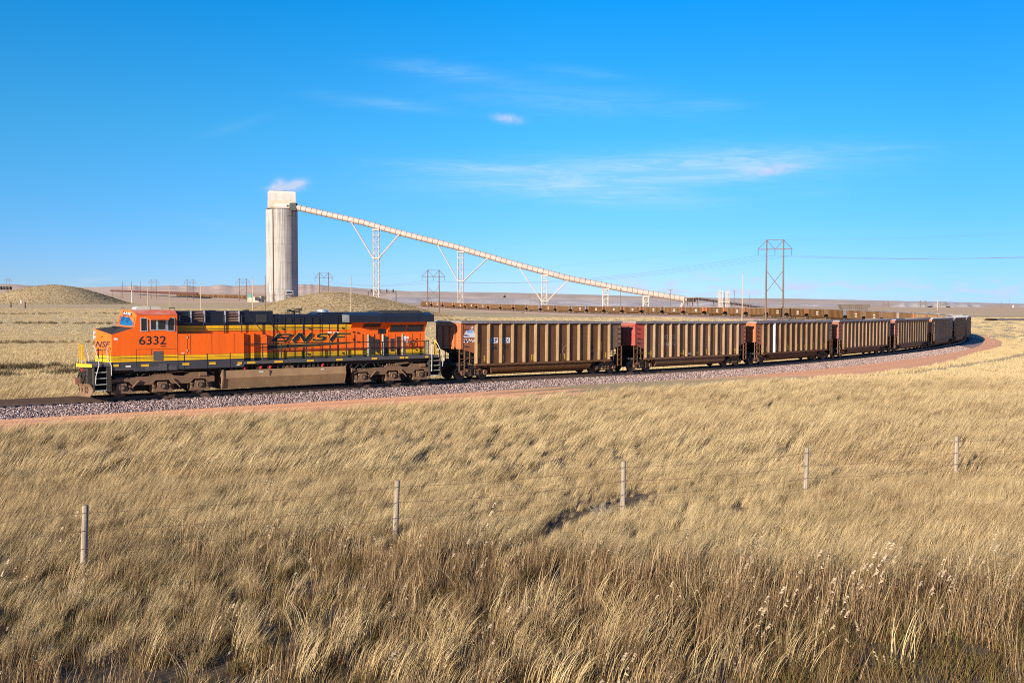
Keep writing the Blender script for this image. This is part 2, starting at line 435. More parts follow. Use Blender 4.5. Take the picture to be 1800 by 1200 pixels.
# windshields on the two angled front facets
def facet_pt(u, v, sgn, out=0.0):                       # u 0 at centre .. 1 at side, v 0 bottom .. 1 top
    a0, a1 = Vector((2.25, 0, 3.72)), Vector((2.79, sgn * 1.5, 3.64))
    b0, b1 = Vector((2.45, 0, 4.60)), Vector((2.93, sgn * 1.5, 4.31))
    p = a0.lerp(a1, u).lerp(b0.lerp(b1, u), v)
    n = Vector((-1.5, sgn * .52, .3)).normalized()
    return p + n * out
for sgn in (-1, 1):
    w = MB(); w.add([facet_pt(.10, .08, sgn, .012), facet_pt(.90, .10, sgn, .012), facet_pt(.90, .74, sgn, .012), facet_pt(.10, .62, sgn, .012)], [(0, 1, 2, 3)])
    wo = w.build('windshield', M['mirror_glass'], L)
    f = MB()
    q = [facet_pt(.07, .05, sgn, .02), facet_pt(.93, .07, sgn, .02), facet_pt(.93, .79, sgn, .02), facet_pt(.07, .66, sgn, .02)]
    for i in range(4): f.bar(q[i], q[(i + 1) % 4], .04, .04)
    f.build('frame', M['orange'], wo)
    wi = MB()
    for u in (.3, .62): wi.tube(facet_pt(u, .72, sgn, .05), facet_pt(u - .12, .30, sgn, .05), .014, 5)
    wi.pieces('wiper', M['ink'], wo, 'each')
    nb = MB(); q = [facet_pt(.20, .72, sgn, .0), facet_pt(.74, .80, sgn, .0), facet_pt(.74, .985, sgn, .0), facet_pt(.20, .97, sgn, .0)]
    n = Vector((-1.5, sgn * .52, .3)).normalized() * .05
    nb.add(q + [p + n for p in q], [(0, 1, 2, 3), (4, 5, 6, 7), (0, 1, 5, 4), (1, 2, 6, 5), (2, 3, 7, 6), (3, 0, 4, 7)])
    nbo = nb.build('number_board', M['ink_dark'], L)
    O = q[0] + n * 1.15; U = (q[1] - q[0]); W = (q[3] - q[0])
    if sgn < 0: text_mesh('6332', 'number', M['white'], nbo, .1, .9, .2, .8, 0, bold=.02, basis=(O, U, W))
    else: text_mesh('6332', 'number', M['white'], nbo, .9, .1, .2, .8, 0, bold=.02, basis=(O, U, W))
# roof unit
b = MB(); pr = [(3.05, 4.575), (3.12, 4.72), (3.25, 4.76), (4.2, 4.76), (4.32, 4.72), (4.36, 4.575)]
b.prism(pr, -.55, .55); b.box(3.62, 3.8, -.56, .56, 4.58, 4.77)
b.build('air_conditioner', M['pale'], L)
b = MB(); b.path([(2.5, -.5, 4.58), (2.5, -.5, 4.66), (2.5, .3, 4.66)], .02, 5); b.path([(4.75, -.6, 4.57), (4.75, -.6, 4.68), (5.05, -.6, 4.68), (5.05, -.6, 4.55)], .018, 5); b.pieces('roof_grab_iron', M['ink'], L, lambda q: q[0] > 3.5)
text_mesh('6332', 'road_number', M['ink'], L, 3.02, 4.37, 2.74, 3.20, -1.504, bold=.012)
text_mesh('6332', 'road_number', M['ink'], L, 3.02, 4.37, 2.74, 3.20, 1.504, bold=.012, flip=True)
# --- nose
b = MB()
A = lambda s, z: (1.70, s * 1.5, z)
b.add([A(-1, 1.55), A(-1, 3.30), (1.14, 0, 3.58), A(1, 3.30), A(1, 1.55), (1.14, 0, 1.72), (2.785, -1.5, 1.55), (2.785, -1.5, 3.635), (2.25, 0, 3.715), (2.785, 1.5, 3.635), (2.785, 1.5, 1.55)],
      [(0, 1, 2, 5), (5, 2, 3, 4), (0, 6, 7, 1), (4, 3, 9, 10)], 0)
b.add([A(-1, 3.302), (1.14, 0, 3.582), (2.25, 0, 3.717), (2.785, -1.5, 3.637), (2.785, 1.5, 3.637), A(1, 3.302)], [(0, 1, 2, 3), (1, 5, 4, 2)], 1)
nose = b.build('nose', [M['cab'], M['antiglare']], L)
fn = Vector((-1.5, -.56, 0)).normalized()
def nf(u, z, s=-1, out=.0):
    p = Vector((1.14, 0, z)).lerp(Vector((1.70, s * 1.5, z)), u)
    return p + Vector((-1.5, s * .56, 0)).normalized() * out
U, W = (nf(1, 0) - nf(0, 0)), Vector((0, 0, 1))
text_mesh('NSF', 'nose_lettering', M['ink'], L, .015, .92, 2.62, 2.95, 0, shear=.35, bold=.03, basis=(nf(0, 0, -1, .006), U, W))
U2 = (nf(1, 0, 1) - nf(0, 0, 1))
text_mesh('B', 'nose_lettering', M['ink'], L, .40, .04, 2.62, 2.95, 0, shear=.35, bold=.03, basis=(nf(0, 0, 1, .006), U2, W))
b = MB(); b.add([nf(.1, 2.50, -1, .006), nf(.95, 2.54, -1, .006), nf(.95, 2.52, -1, .006), nf(.1, 2.44, -1, .006)], [(0, 1, 2, 3)]); b.build('nose_swoosh', M['ink'], L)
b = MB()
for z in (3.36, 3.12):
    p = Vector((1.16, -.02, z)); b.tube(p, p + Vector((-.09, 0, 0)), .10, 14)
b.pieces('headlight', M['white'], L, 'each')
b = MB()                                                # grab irons and door outline on the nose front
b.path([nf(.62, 2.30, -1, .05), nf(.62, 2.58, -1, .05), nf(.9, 2.60, -1, .05)], .012, 5)
b.path([nf(.2, 1.9, -1, .02), nf(.2, 2.45, -1, .02), nf(.45, 2.45, -1, .02), nf(.45, 1.9, -1, .02)], .012, 5)
b.path([nf(.3, 3.15, -1, .03), nf(.5, 3.18, -1, .03), nf(.5, 3.25, -1, .03)], .012, 5)
b.pieces('nose_grab_iron', M['ink'], L, lambda q: (q[2] > 3, q[2] < 3 and (q[1] < -.7)))
b = MB(); b.tube((2.0, -.5, 3.52), (2.0, -.5, 3.70), .05, 8); b.box(1.9, 2.1, -.56, -.44, 3.66, 3.72); b.path([(1.45, -.2, 3.58), (1.45, -.2, 3.66), (1.45, .2, 3.66), (1.45, .2, 3.58)], .015, 5); b.pieces('antenna_base', M['ink'], L, lambda q: q[0] > 1.7)
b = MB(); b.box(1.8, 1.98, -1.506, -1.5, 3.02, 3.12); b.box(5.15, 5.3, -1.506, -1.5, 2.24, 2.28); b.box(8.1, 8.3, -1.506, -1.5, 1.50, 1.54); b.box(2.35, 2.6, -1.5 -.006, -1.5, 1.60, 1.68); b.pieces('placard', M['white'], L, 'each')
# --- front platform, pilot, steps, plough, coupler
b = MB()
b.prism([(.80, -1.45), (.45, -.8), (.28, 0), (.45, .8), (.80, 1.45), (1.72, 1.48), (1.72, -1.48)], 1.66, 1.80, 'z', 0)
b.build('front_platform', M['grey'], L)
b = MB()
for a, c in (((.80, -1.45), (.45, -.8)), ((.45, -.8), (.28, 0)), ((.28, 0), (.45, .8)), ((.45, .8), (.80, 1.45))):
    b.bar((a[0] - .03, a[1], 1.72), (c[0] - .03, c[1], 1.72), .05, .17)
b.build('platform_edge', M['yellow'], L)
b = MB()
b.box(.62, .85, -1.0, 1.0, .7, 1.66); b.box(.85, 1.5, -.7, .7, .6, 1.5)
for k in range(22):                                     # air hoses and cut levers
    y = random.uniform(-1.0, .6); z = random.uniform(.85, 1.55); x = random.uniform(.42, .6)
    b.path([(x, y, z), (x - .08, y + random.uniform(-.15, .15), z - .2), (x, y + random.uniform(-.3, .3), z - random.uniform(.3, .5))], random.uniform(.018, .035), 5)
b.build('pilot', M['under'], L)
b = MB(); b.box(.18, .62, -.12, .12, .78, 1.0); b.prism([(.15, -.2), (.05, -.05), (.1, .16), (.3, .2), (.42, .05), (.4, -.2)], .72, 1.04, 'z'); b.box(.4, 1.0, -.09, .09, .8, .96)
b.build('coupler', M['brass'], L)
b = MB()                                                # snow plough: concave V of strips
n = 7
for s in (-1, 1):
    rows = []
    for i in range(5):
        t = i / 4; z = .12 + .66 * t; bul = .16 * (1 - math.sin(math.pi * t)) - .05
        rows.append([(.22 + .0 + .42 * (j / n) ** 1.2 + .12 - bul, s * (.06 + 1.28 * j / n), z) for j in range(n + 1)])
    vs = [p for r in rows for p in r]; k = n + 1
    fs = [(i * k + j, i * k + j + 1, (i + 1) * k + j + 1, (i + 1) * k + j) for i in range(4) for j in range(n)]
    b.add(vs, fs); b.add([(p[0] + .03, p[1], p[2]) for p in vs], [f[::-1] for f in fs])
    for j in (2, 4, 5): b.box(.3 + .05 * j, .34 + .05 * j, s * .18 * j, s * (.18 * j + .05), .3, .85)
b.build('snow_plough', M['truck'], L)
def steps(x0, x1, s, zt, name, mp):
    b = MB()
    b.box(x0, x1, s * .95, s * 1.0, .4, 1.66)             # dark back of the step well
    b.box(x0 - .05, x0, s * 1.0, s * 1.5, .36, zt); b.box(x1, x1 + .22 if mp else x1 + .05, s * 1.0, s * 1.5, .36, zt)
    st = b.build('step_well', M['under'], L)
    t = MB()
    for k in range(4): t.box(x0, x1, s * 1.02, s * 1.49, .42 + k * .31, .46 + k * .31)
    t.pieces('step_tread', M['grey'], st, 'each')
    e = MB()
    for k in range(4): e.box(x0, x1, s * 1.49, s * 1.50, .425 + k * .31, .458 + k * .31)
    e.pieces('step_edge', M['pale'], st, 'each')
for s in (-1, 1):
    steps(.88, 1.44, s, 1.64, 'f', True); steps(20.36, 21.05, s, 1.56, 'r', False)
b = MB()
for s in (-1, 1):
    b.path([(.86, s * 1.2, 2.72), (.90, s * 1.42, 2.70), (.95, s * 1.50, 2.45), (1.06, s * 1.52, 2.05), (1.08, s * 1.53, 1.75), (.93, s * 1.54, 1.2), (.90, s * 1.54, .8)], .022, 6)
    b.path([(1.66, s * 1.25, 2.60), (1.50, s * 1.48, 2.60), (1.46, s * 1.52, 2.45), (1.50, s * 1.52, 2.1), (1.66, s * 1.53, 1.7), (1.66, s * 1.54, 1.2)], .022, 6)
b.pieces('front_handrail', M['grab_white'], L, lambda q: (q[1] > 0, q[0] > 1.25))
b = MB()
for s in (-1, 1):
    b.path([(20.30, s * 1.48, 2.62), (20.42, s * 1.5, 2.45), (20.45, s * 1.53, 1.6), (20.42, s * 1.54, .7)], .022, 6)
    b.path([(20.80, s * 1.3, 2.68), (20.9, s * 1.5, 2.4), (21.15, s * 1.52, 1.9), (21.28, s * 1.53, 1.5), (21.2, s * 1.54, 1.0)], .022, 6)
b.pieces('rear_handrail', M['grab_white'], L, lambda q: (q[1] > 0, q[0] > 20.6))
b = MB()
b.box(.38, .44, -.02, .10, 1.8, 2.85); b.box(.40, .50, -.62, -.50, 1.8, 2.80); b.box(.52, .56, -.98, -.82, 1.8, 2.12)
b.box(20.85, 20.93, -1.28, -1.14, 1.72, 2.7)
b.pieces('platform_post', M['yellow'], L, 'each')
b = MB()
for y in (-.72, .72): b.tube((.50, y, 1.92), (.40, y, 1.92), .10, 14)
b.pieces('ditch_light', M['silver'], L, 'each')
b = MB(); b.box(.38, .46, -.62, -.46, 1.4, 1.55); b.build('marker', M['red'], L)
# --- low equipment cabinet beside the hood
b = MB()
b.box(4.975, 8.52, -1.5, 1.5, 1.40, 3.29, 0)
for s in (-1, 1):
    for x in (5.45, 5.62, 6.75, 8.0):
        b.box(x, x + .012, s * 1.5, s * 1.506, 2.2, 3.27, 1)
    for x in (5.28, 6.48, 7.72): b.box(x, x + .04, s * 1.5, s * 1.507, 1.42, 2.2, 1)
    for z in (2.35, 3.05): b.box(5.44, 5.50, s * 1.5, s * 1.52, z, z + .1, 2)
b.build('equipment_cabinet', [M['low'], M['ink'], M['silver']], L)
b = MB()
b.box(8.53, 9.1, -1.25, 1.25, 1.73, 3.27); b.box(8.9, 9.14, -1.35, 1.35, 1.73, 3.28)
b.build('stair_block', M['low'], L)
b = MB(); b.box(9.15, 9.94, -1.2, 1.2, 1.75, 3.18); b.box(9.25, 9.8, -1.206, -1.2, 3.05, 3.1); b.build('sand_box', M['low'], L)
# --- hood
b = MB()
def hood_sec(x0, x1, yw, ztop, mi=0, cham=.10):
    b.prism([(-yw, 1.72), (-yw, ztop - cham), (-yw + cham * 1.5, ztop), (yw - cham * 1.5, ztop), (yw, ztop - cham), (yw, 1.72)], x0, x1, 'x', mi)
hood_sec(4.99, 10.37, .95, 4.53, 0, .03)
hood_sec(10.37, 13.35, .92, 4.33, 0)
hood_sec(13.35, 15.17, .94, 4.45, 0)
for s in (-1, 1):                                        # door seams and hinges
    for x in (10.55, 11.05, 11.62, 12.15, 12.2, 12.7, 13.2, 13.34, 13.8, 14.3, 14.36, 14.85):
        b.box(x, x + .022, s * .94, s * .953, 1.78, 4.15, 1)
    for x in (10.39, 12.18, 14.34): b.box(x, x + .035, s * .94, s * .954, 1.78, 4.2, 1)
    for z in (1.9, 2.02, 3.5, 3.6): b.box(10.4, 15.15, s * .94, s * .949, z, z + .014, 1)
    for x, z in ((10.9, 3.45), (12.5, 3.45), (14.6, 3.45), (12.4, 1.95), (14.6, 1.95)): b.box(x, x + .09, s * .95, s * .98, z, z + .10, 1)
    for x0, x1 in ((11.2, 11.5), (11.7, 12.0), (12.5, 12.75), (12.85, 13.15)): b.box(x0, x1, s * .935, s * .945, 3.80, 4.1, 1)
b.build('engine_hood', [M['hood'], M['ink']], L)
for x0, x1 in ((5.82, 6.48), (7.67, 8.38)):
    b = MB()
    for s in (-1, 1):
        b.box(x0, x1, s * .95, s * .955, 3.9, 4.5, 1)
        for k in range(4): b.prism([(s * .955, 3.93 + k * .145), (s * 1.03, 3.93 + k * .145), (s * .955, 4.03 + k * .145)], x0, x1, 'x', 0)
        b.box(x0 - .06, x0, s * .95, s * 1.06, 3.88, 4.52, 2); b.box(x1, x1 + .06, s * .95, s * 1.06, 3.88, 4.52, 2)
    b.pieces('vent', [M['louver'], M['ink'], M['silver']], L, 'side')
b = MB(); b.box(9.4, 10.0, -.97, -.95, 3.86, 4.32); b.box(9.4, 10, .95, .97, 3.86, 4.32); b.pieces('filter_door', M['screen'], L, 'side')
# --- radiator section
b = MB()
b.prism([(-.94, 1.72), (-.94, 3.5), (-1.3, 3.83), (1.3, 3.83), (.94, 3.5), (.94, 1.72)], 15.17, 17.62, 'x', 0)
b.prism([(-.96, 1.72), (-.96, 3.2), (-1.32, 3.83), (1.32, 3.83), (.96, 3.2), (.96, 1.72)], 17.62, 20.24, 'x', 0)
for s in (-1, 1):
    for x in (15.4, 15.95, 16.25, 16.72, 17.1, 17.7, 18.15, 19.35, 19.9): b.box(x, x + .02, s * .94, s * .967, 1.8, 3.1, 1)
    for x in (16.27, 17.27, 18.62): b.box(x, x + .07, s * .94, s * 1.0, 1.78, 3.08, 2)
    for x, z in ((15.3, 3.2), (15.6, 3.15), (15.3, 2.75), (15.6, 2.6), (19.6, 2.7), (19.6, 2.0), (16.9, 1.95)): b.box(x, x + .09, s * .95, s * .985, z, z + .09, 1)
    b.box(17.0, 17.55, s * .94, s * .945, 3.1, 3.4, 1)
b.build('radiator_hood', [M['rear_hood'], M['ink'], M['pale']], L)
for x0, x1, z0, z1 in ((16.41, 16.67, 1.88, 2.95), (16.79, 17.05, 2.03, 2.79), (17.38, 17.64, 1.85, 2.94), (17.82, 18.08, 2.0, 2.8), (18.25, 18.51, 1.83, 2.92)):
    b = MB()
    for s in (-1, 1):
        b.box(x0, x1, s * .965, s * .975, z0, z1)
        k = z0 + .05
        while k < z1 - .04: b.box(x0, x1, s * .975, s * .985, k, k + .03); k += .08
    b.pieces('grille', M['screen'], L, 'side')
b = MB()
for s in (-1, 1):
    def sl(x0, x1, ya, za, yb, zb):
        nn = .012
        b.add([(x0, s * (ya + nn), za - nn), (x1, s * (ya + nn), za - nn), (x1, s * (yb + nn), zb - nn), (x0, s * (yb + nn), zb - nn)], [(0, 1, 2, 3)])
    sl(15.95, 17.1, .985, 3.54, 1.22, 3.76)
    sl(17.74, 18.82, .99, 3.25, 1.22, 3.66); sl(18.9, 20.05, .99, 3.25, 1.22, 3.66)
b.pieces('radiator_screen', M['screen'], L, 'each')
b = MB()                                                 # the overhanging radiator roof
prof = [(-1.5, 3.83), (-1.5, 4.27), (-.75, 4.46), (.75, 4.46), (1.5, 4.27), (1.5, 3.83)]
b.prism(prof, 14.85, 20.63, 'x')
b.add([(14.55, -1.15, 3.86), (14.55, -1.1, 4.3), (14.85, -1.5, 4.27), (14.85, -1.5, 3.83), (14.85, -.94, 3.83), (14.85, -.75, 4.46)], [(0, 1, 2, 3), (1, 5, 2), (0, 3, 4)])
b.box(17.2, 17.23, -1.505, 1.505, 3.83, 4.27)
wing = b.build('radiator_roof', M['black'], L)
b = MB(); b.prism([(-1.2, 4.36), (-.6, 4.56), (.6, 4.56), (1.2, 4.36)], 17.1, 20.1, 'x')
for k in range(26): b.bar((17.25 + k * .11, -1.1, 4.405), (17.25 + k * .11, -.62, 4.57), .02, .02)
b.build('radiator_fan_grille', M['antiglare'], L)
b = MB()
for s in (-1, 1):
    b.ring((19.1, s * 1.08, 2.5), (0, 1, 0), .28, .018, 20)
    for k in range(4): t = k * math.pi / 4; b.tube((19.1 - .28 * math.cos(t), s * 1.08, 2.5 - .28 * math.sin(t)), (19.1 + .28 * math.cos(t), s * 1.08, 2.5 + .28 * math.sin(t)), .012, 5)
    b.tube((19.1, s * .95, 2.5), (19.1, s * 1.1, 2.5), .05, 8)
b.pieces('brake_wheel', M['wheel'], L, 'side')
b = MB(); b.box(18.72, 18.9, -.972, -.962, 2.75, 2.95); b.box(18.95, 19.1, -.972, -.962, 2.78, 2.92); b.box(18.8, 19.05, -.972, -.962, 2.55, 2.7); b.box(13.7, 13.95, -.957, -.95, 3.2, 3.28); b.box(14.05, 14.4, -.957, -.95, 3.2, 3.27); b.pieces('notice', M['white'], L, 'each')
# lettering on the hood, drawn wide and slanted
def letters_BNSF(mat, grow, y, name, flip=False):
    """four wide slanted capitals made from flat polygons, between x 10.12 and 15.17"""
    sl = .95; z0, z1 = 2.74, 3.20
    def P(x, t): return (x + sl * (t * (z1 - z0)), z0 + t * (z1 - z0))
    polys = []
    def stroke(pl, w):
        for a, c in zip(pl, pl[1:]):
            ax, az = P(*a); bx, bz = P(*c); d = Vector((bx - ax, bz - az)); Ln = d.length
            if Ln < 1e-5: continue
            d /= Ln; n_ = Vector((-d.y, d.x)) * (w / 2 + grow); e = d * (w * .25 + grow)
            polys.append([(ax - e.x - n_.x, az - e.y - n_.y), (bx + e.x - n_.x, bz + e.y - n_.y), (bx + e.x + n_.x, bz + e.y + n_.y), (ax - e.x + n_.x, az - e.y + n_.y)])
    wv, wh = .21, .095
    def arc(cx, cz, rx, rz, a0, a1, n=8): return [(cx + rx * math.cos(R_(a0 + (a1 - a0) * i / n)), cz + rz * math.sin(R_(a0 + (a1 - a0) * i / n))) for i in range(n + 1)]
    # B: a solid slanted slab with two lobes, its counters are laid on afterwards
    sil = [P(10.2, .0), P(10.98, .0)] + [P(*q) for q in arc(10.98, .27, .26, .27, -90, 75)] + [P(*q) for q in arc(10.94, .76, .22, .24, -60, 90)] + [P(10.2, 1.0)]
    cx_, cz_ = sum(q[0] for q in sil) / len(sil), sum(q[1] for q in sil) / len(sil)
    sil = [(q[0] + math.copysign(grow, q[0] - cx_) * 1.3, q[1] + math.copysign(grow, q[1] - cz_)) for q in sil]
    polys.append(sil)
    # N
    stroke([(11.55, .08), (11.55, .92)], wv); stroke([(11.62, .9), (12.22, .1)], .20); stroke([(12.28, .08), (12.28, .92)], wv)
    # S
    stroke([(13.42, .72), (13.40, .86), (13.28, .90), (12.92, .90)] + arc(12.92, .71, .17, .19, 90, 270) + [(13.2, .50)] + arc(13.2, .30, .19, .20, 90, -90) + [(12.82, .10), (12.70, .14), (12.68, .28)], .085)
    stroke([(12.83, .6), (12.83, .82)], .12); stroke([(13.30, .18), (13.30, .4)], .12)
    # F
    stroke([(13.85, .08), (13.85, .92)], wv); stroke([(13.78, .90), (14.70, .90)], .085); stroke([(13.85, .50), (14.48, .50)], .08)
    bm_ = MB()
    for k, pl in enumerate(polys):
        yy = y + (-.0004 if not flip else .0004) * (k % 9)
        bm_.add([(px, yy, pz) for px, pz in pl], [tuple(range(len(pl)))])
    # wedge under the letters
    g = grow
    bm_.add([(9.86 - 2.2 * g, y, 2.31 - g), (10.08 - g, y, 2.56 + g), (15.1 + 3 * g, y, 2.60 + g * .6), (15.1, y, 2.58 - g * .6)], [(0, 1, 2, 3)])
    if not grow:
        for x0, x1, t0, t1 in ((10.50, 10.98, .62, .80), (10.50, 11.02, .20, .40)):
            bm_.add([(a, y - .006, c) for a, c in (P(x0, t0), P(x1, t0), P(x1, t1), P(x0, t1))], [(0, 1, 2, 3)], 1)
    return bm_.build(name, [mat, M['orange']], L)
letters_BNSF(M['yellow'], .024, -.957, 'lettering_outline')
letters_BNSF(M['ink'], 0, -.968, 'hood_lettering')
# --- handrails along the walkway
for s in (-1, 1):
    b = MB(); y = s * 1.45
    b.path([(8.45, y, 2.66), (9.6, y, 2.66), (20.0, y, 2.62), (20.3, y, 2.62)], .028, 6)
    b.path([(9.6, y, 2.30), (20.0, y, 2.28)], .02, 6)
    for x in (9.59, 10.68, 12.18, 13.66, 14.68, 16.21, 17.04, 18.59, 19.94): b.tube((x, y, 1.6), (x, y, 2.66), .036, 6)
    for x in (20.05, 20.14, 20.24): b.tube((x, y, 1.7), (x, y, 2.62), .022, 6)
    b.path([(5.09, y, 4.28), (8.77, y, 4.26), (9.86, y, 3.1), (9.86, y, 2.66)], .022, 6)
    b.path([(5.09, y, 3.85), (8.5, y, 3.84)], .02, 6)
    for x in (5.09, 6.34, 7.46, 8.42): b.tube((x, y, 3.28), (x, y, 4.28), .03, 6)
    b.build('handrail', M['rail_black'], L)
# --- fuel tank
b = MB()
prof = [(-1.42, .80), (-1.36, 1.22), (1.36, 1.22), (1.42, .80), (1.16, .20), (-1.16, .20)]
b.prism(prof, 7.42, 14.62, 'x')
tank = b.build('fuel_tank', M['tank'], L)
b = MB()
b.prism([(-1.47, .78), (-1.41, 1.28), (1.41, 1.28), (1.47, .78), (1.2, .16), (-1.2, .16)], 7.34, 7.42, 'x'); b.prism([(-1.44, .78), (-1.38, 1.24), (1.38, 1.24), (1.44, .78), (1.18, .18), (-1.18, .18)], 14.62, 14.66, 'x')
b.box(9.95, 10.02, -1.43, -1.39, .86, 1.18); b.prism([(10.9, 1.22), (11.05, 1.42), (11.35, 1.42), (11.5, 1.22)], -1.3, -1.1)
b.pieces('tank_bracket', M['truck'], tank)
b = MB()
for x in (8.6, 9.5, 10.05, 13.2): b.tube((x, -1.32, 1.28), (x, -1.40, 1.38), .065, 10)
b.pieces('tank_cap', M['red'], tank, 'each')
b = MB(); b.box(9.4, 9.65, -1.40, -1.385, 1.04, 1.13); b.box(13.1, 13.3, -1.40, -1.385, 1.05, 1.14); b.pieces('tank_placard', M['pale'], tank, 'each')
# --- trucks
def loco_truck(xc, axs, front):
    t = bpy.data.objects.new('truck', None); COL.objects.link(t); t.parent = L; t.location = (xc, 0, 0); t.empty_display_size = .2
    for a in axs:
        w = MB()
        for s in (-1, 1):
            w.disc((a, s * .73, .533), (0, 1, 0), .533, .13, 28, 0)
            w.ring((a, s * .81, .533), (0, 1, 0), .46, .02, 24, 1); w.disc((a, s * .64, .533), (0, 1, 0), .56, .03, 28, 0)
        w.tube((a, -.7, .533), (a, .7, .533), .09, 10)
        w.build('wheelset', [M['wheel'], M['tread']], t)
    for s in (-1, 1):
        f = MB(); y0, y1 = s * 1.12, s * 1.27
        a0, a1, a2 = axs
        up = [(a0 - .55, .72), (a0 - .45, .98), (a0 + .5, .96), (a0 + .75, 1.05), (a1 - .55, 1.06), (a1 - .45, 1.16), (a1 + .45, 1.16), (a1 + .6, 1.06), (a2 - .8, 1.02), (a2 - .5, 1.2), (a2 + .3, 1.2), (a2 + .5, 1.0), (a2 + .8, .95)]
        dn = [(a2 + .8, .66), (a2 + .45, .66), (a2 + .3, .84), (a2 - .3, .84), (a2 - .5, .62), (a1 + .5, .62), (a1 + .35, .84), (a1 - .35, .84), (a1 - .5, .62), (a0 + .55, .62), (a0 + .35, .82), (a0 - .3, .82)]
        f.prism(up + dn, y0, y1)
        for k in range(6): f.box(a1 - .38 + k * .14, a1 - .32 + k * .14, y0, y1, 1.16, 1.24)
        f.build('side_frame', M['truck'], t)
        j = MB()
        for a in axs:
            j.prism([(a - .52, .22), (a + .52, .22), (a + .50, .34), (a + .30, .40), (a + .22, .74), (a - .22, .74), (a - .30, .40), (a - .50, .34)], s * 1.16, s * 1.33)
            j.tube((a, s * 1.3, .52), (a, s * 1.40, .52), .15, 16); j.ring((a, s * 1.40, .52), (0, 1, 0), .12, .018, 16, 1)
        j.pieces('journal_box', [M['truck'], M['under']], t, lambda q: round(q[0] / 2))
        sp = MB()
        for a in axs:
            for q in (-.40, .40):
                for k in range(4): sp.ring((a + q, s * 1.24, .38 + k * .075), (0, 0, 1), .08, .028, 10)
        sp.pieces('spring', M['truck'], t, lambda q: round(q[0] * 2.2))
        br = MB()
        br.tube((a2 + .0, s * 1.2, 1.06), (a2 + .38, s * 1.2, 1.06), .15, 14); br.tube((a1 + .2, s * 1.22, 1.22), (a1 + 1.1, s * 1.22, 1.28), .06, 8); br.tube((a1 + 1.0, s * 1.22, 1.26), (a2, s * 1.22, 1.1), .03, 6)
        br.tube((a0 - .75, s * 1.25, .95), (a0 - .5, s * 1.25, .95), .15, 14, .10)
        br.tube((a0 - .3, s * 1.2, 1.0), (a1 - .6, s * 1.2, .98), .04, 6); br.tube((a1 + .5, s * 1.34, .9), (a1 + .9, s * 1.36, .45), .035, 6); br.tube((a0 + .5, s * 1.34, .5), (a0 + .85, s * 1.34, .85), .05, 8)
        for a in axs: br.path([(a - .62, s * 1.15, 1.2), (a - .62, s * 1.15, .6), (a - .5, s * .85, .12)], .022, 5); br.box(a + .56, a + .66, s * .68, s * 1.0, .25, .75)
        br.build('brake_rigging', M['truck'], t)
    bo = MB(); bo.box(axs[0] - .3, axs[2] + .4, -.5, .5, .6, .9); bo.box(-.4, .4, -1.1, 1.1, .7, 1.0); bo.box(axs[0] + .5, axs[0] + 1.4, -.6, .6, .25, .8); bo.box(axs[1] + .5, axs[1] + 1.4, -.6, .6, .25, .8)
    bo.build('bolster', M['under'], t)
loco_truck(4.2, (-2.02, 0, 1.94), True)
loco_truck(17.82, (-2.03, 0, 1.9), False)
# --- roof fittings
b = MB()
for q, (dy, dz, ln) in enumerate(((-.18, .06, -.34), (.0, .14, .38), (.16, .05, -.28), (.1, .0, .3))):
    p = Vector((12.0, dy, 4.46 + dz)); e = p + Vector((ln, 0, .02)); b.tube(p, e, .03, 8, .05); b.tube(e, e + Vector((math.copysign(.08, ln), 0, 0)), .05, 10, .11)
b.tube((12, 0, 4.3), (12, 0, 4.5), .05, 8); b.box(11.9, 12.1, -.2, .2, 4.42, 4.5)
b.build('horn', M['antiglare'], L)
b = MB(); b.tube((13.77, 0, 4.44), (13.77, 0, 4.60), .36, 20, .30); b.build('exhaust_stack', M['silver'], L)
b = MB(); b.prism([(13.0, 4.3), (13.3, 4.47), (13.4, 4.47), (13.4, 4.3)], -.7, .7); b.box(9.0, 9.2, -.3, .3, 4.53, 4.58); b.box(6.9, 7.3, -.4, .4, 4.53, 4.57); b.build('roof_hatch', M['black'], L)
b = MB(); b.box(20.3, 21.2, -.12, .12, .78, 1.0); b.box(20.95, 21.3, -.9, .9, .6, 1.5); b.build('rear_coupler', M['under'], L)

# ================================================================== COAL CARS (x along the train, 0 at the coupling nearest the locomotive)
CARL = 16.1
RIBS = [2.0 + i * 1.0125 for i in range(13)]
def car_side(s):
    b = MB(); y = s * 1.47
    prof = [(2.0, 3.74), (2.0, 1.06), (14.15, 1.06), (14.15, 3.74)]
    b.prism(prof, y, s * 1.43, 'y')
    for x in RIBS:                                           # hat-section ribs
        b.prism([(x - .15, y), (x + .00, s * 1.575), (x + .05, s * 1.575), (x + .08, y)], 1.08, 3.72, 'z', 1)
    b.box(1.85, 14.3, s * 1.40, s * 1.60, .94, 1.06)
    for x in RIBS[:-1]: b.box(x + .3, x + .75, s * 1.47, s * 1.485, 1.06, 1.14)
    return b
def car_end(front):
    b = MB()
    X = (lambda x: x) if front else (lambda x: CARL - x)
    for s in (-1, 1):                                        # corner panels with the cut-off lower corner
        prof = [(X(.80), 3.74), (X(.80), 2.05), (X(2.0), 1.72), (X(2.0), 3.74)]
        b.prism(prof, s * 1.47, s * 1.43, 'y')
        for k in range(12): b.box(X(.80), X(.83), s * 1.47, s * 1.485, 2.2 + k * .125, 2.24 + k * .125)
    b.box(X(.80), X(.86), -1.43, 1.43, 2.05, 3.78)
    b.box(X(.72), X(.80), -1.45, 1.45, 3.55, 3.78); b.box(X(.74), X(.80), -1.45, 1.45, 2.05, 2.16)
    for y in (-.75, .0, .75): b.box(X(.70), X(.80), y - .06, y + .06, 2.1, 3.6)
    for s in (-1, 1): b.box(X(.74), X(.92), s * 1.40, s * 1.49, 2.05, 3.78)
    return b
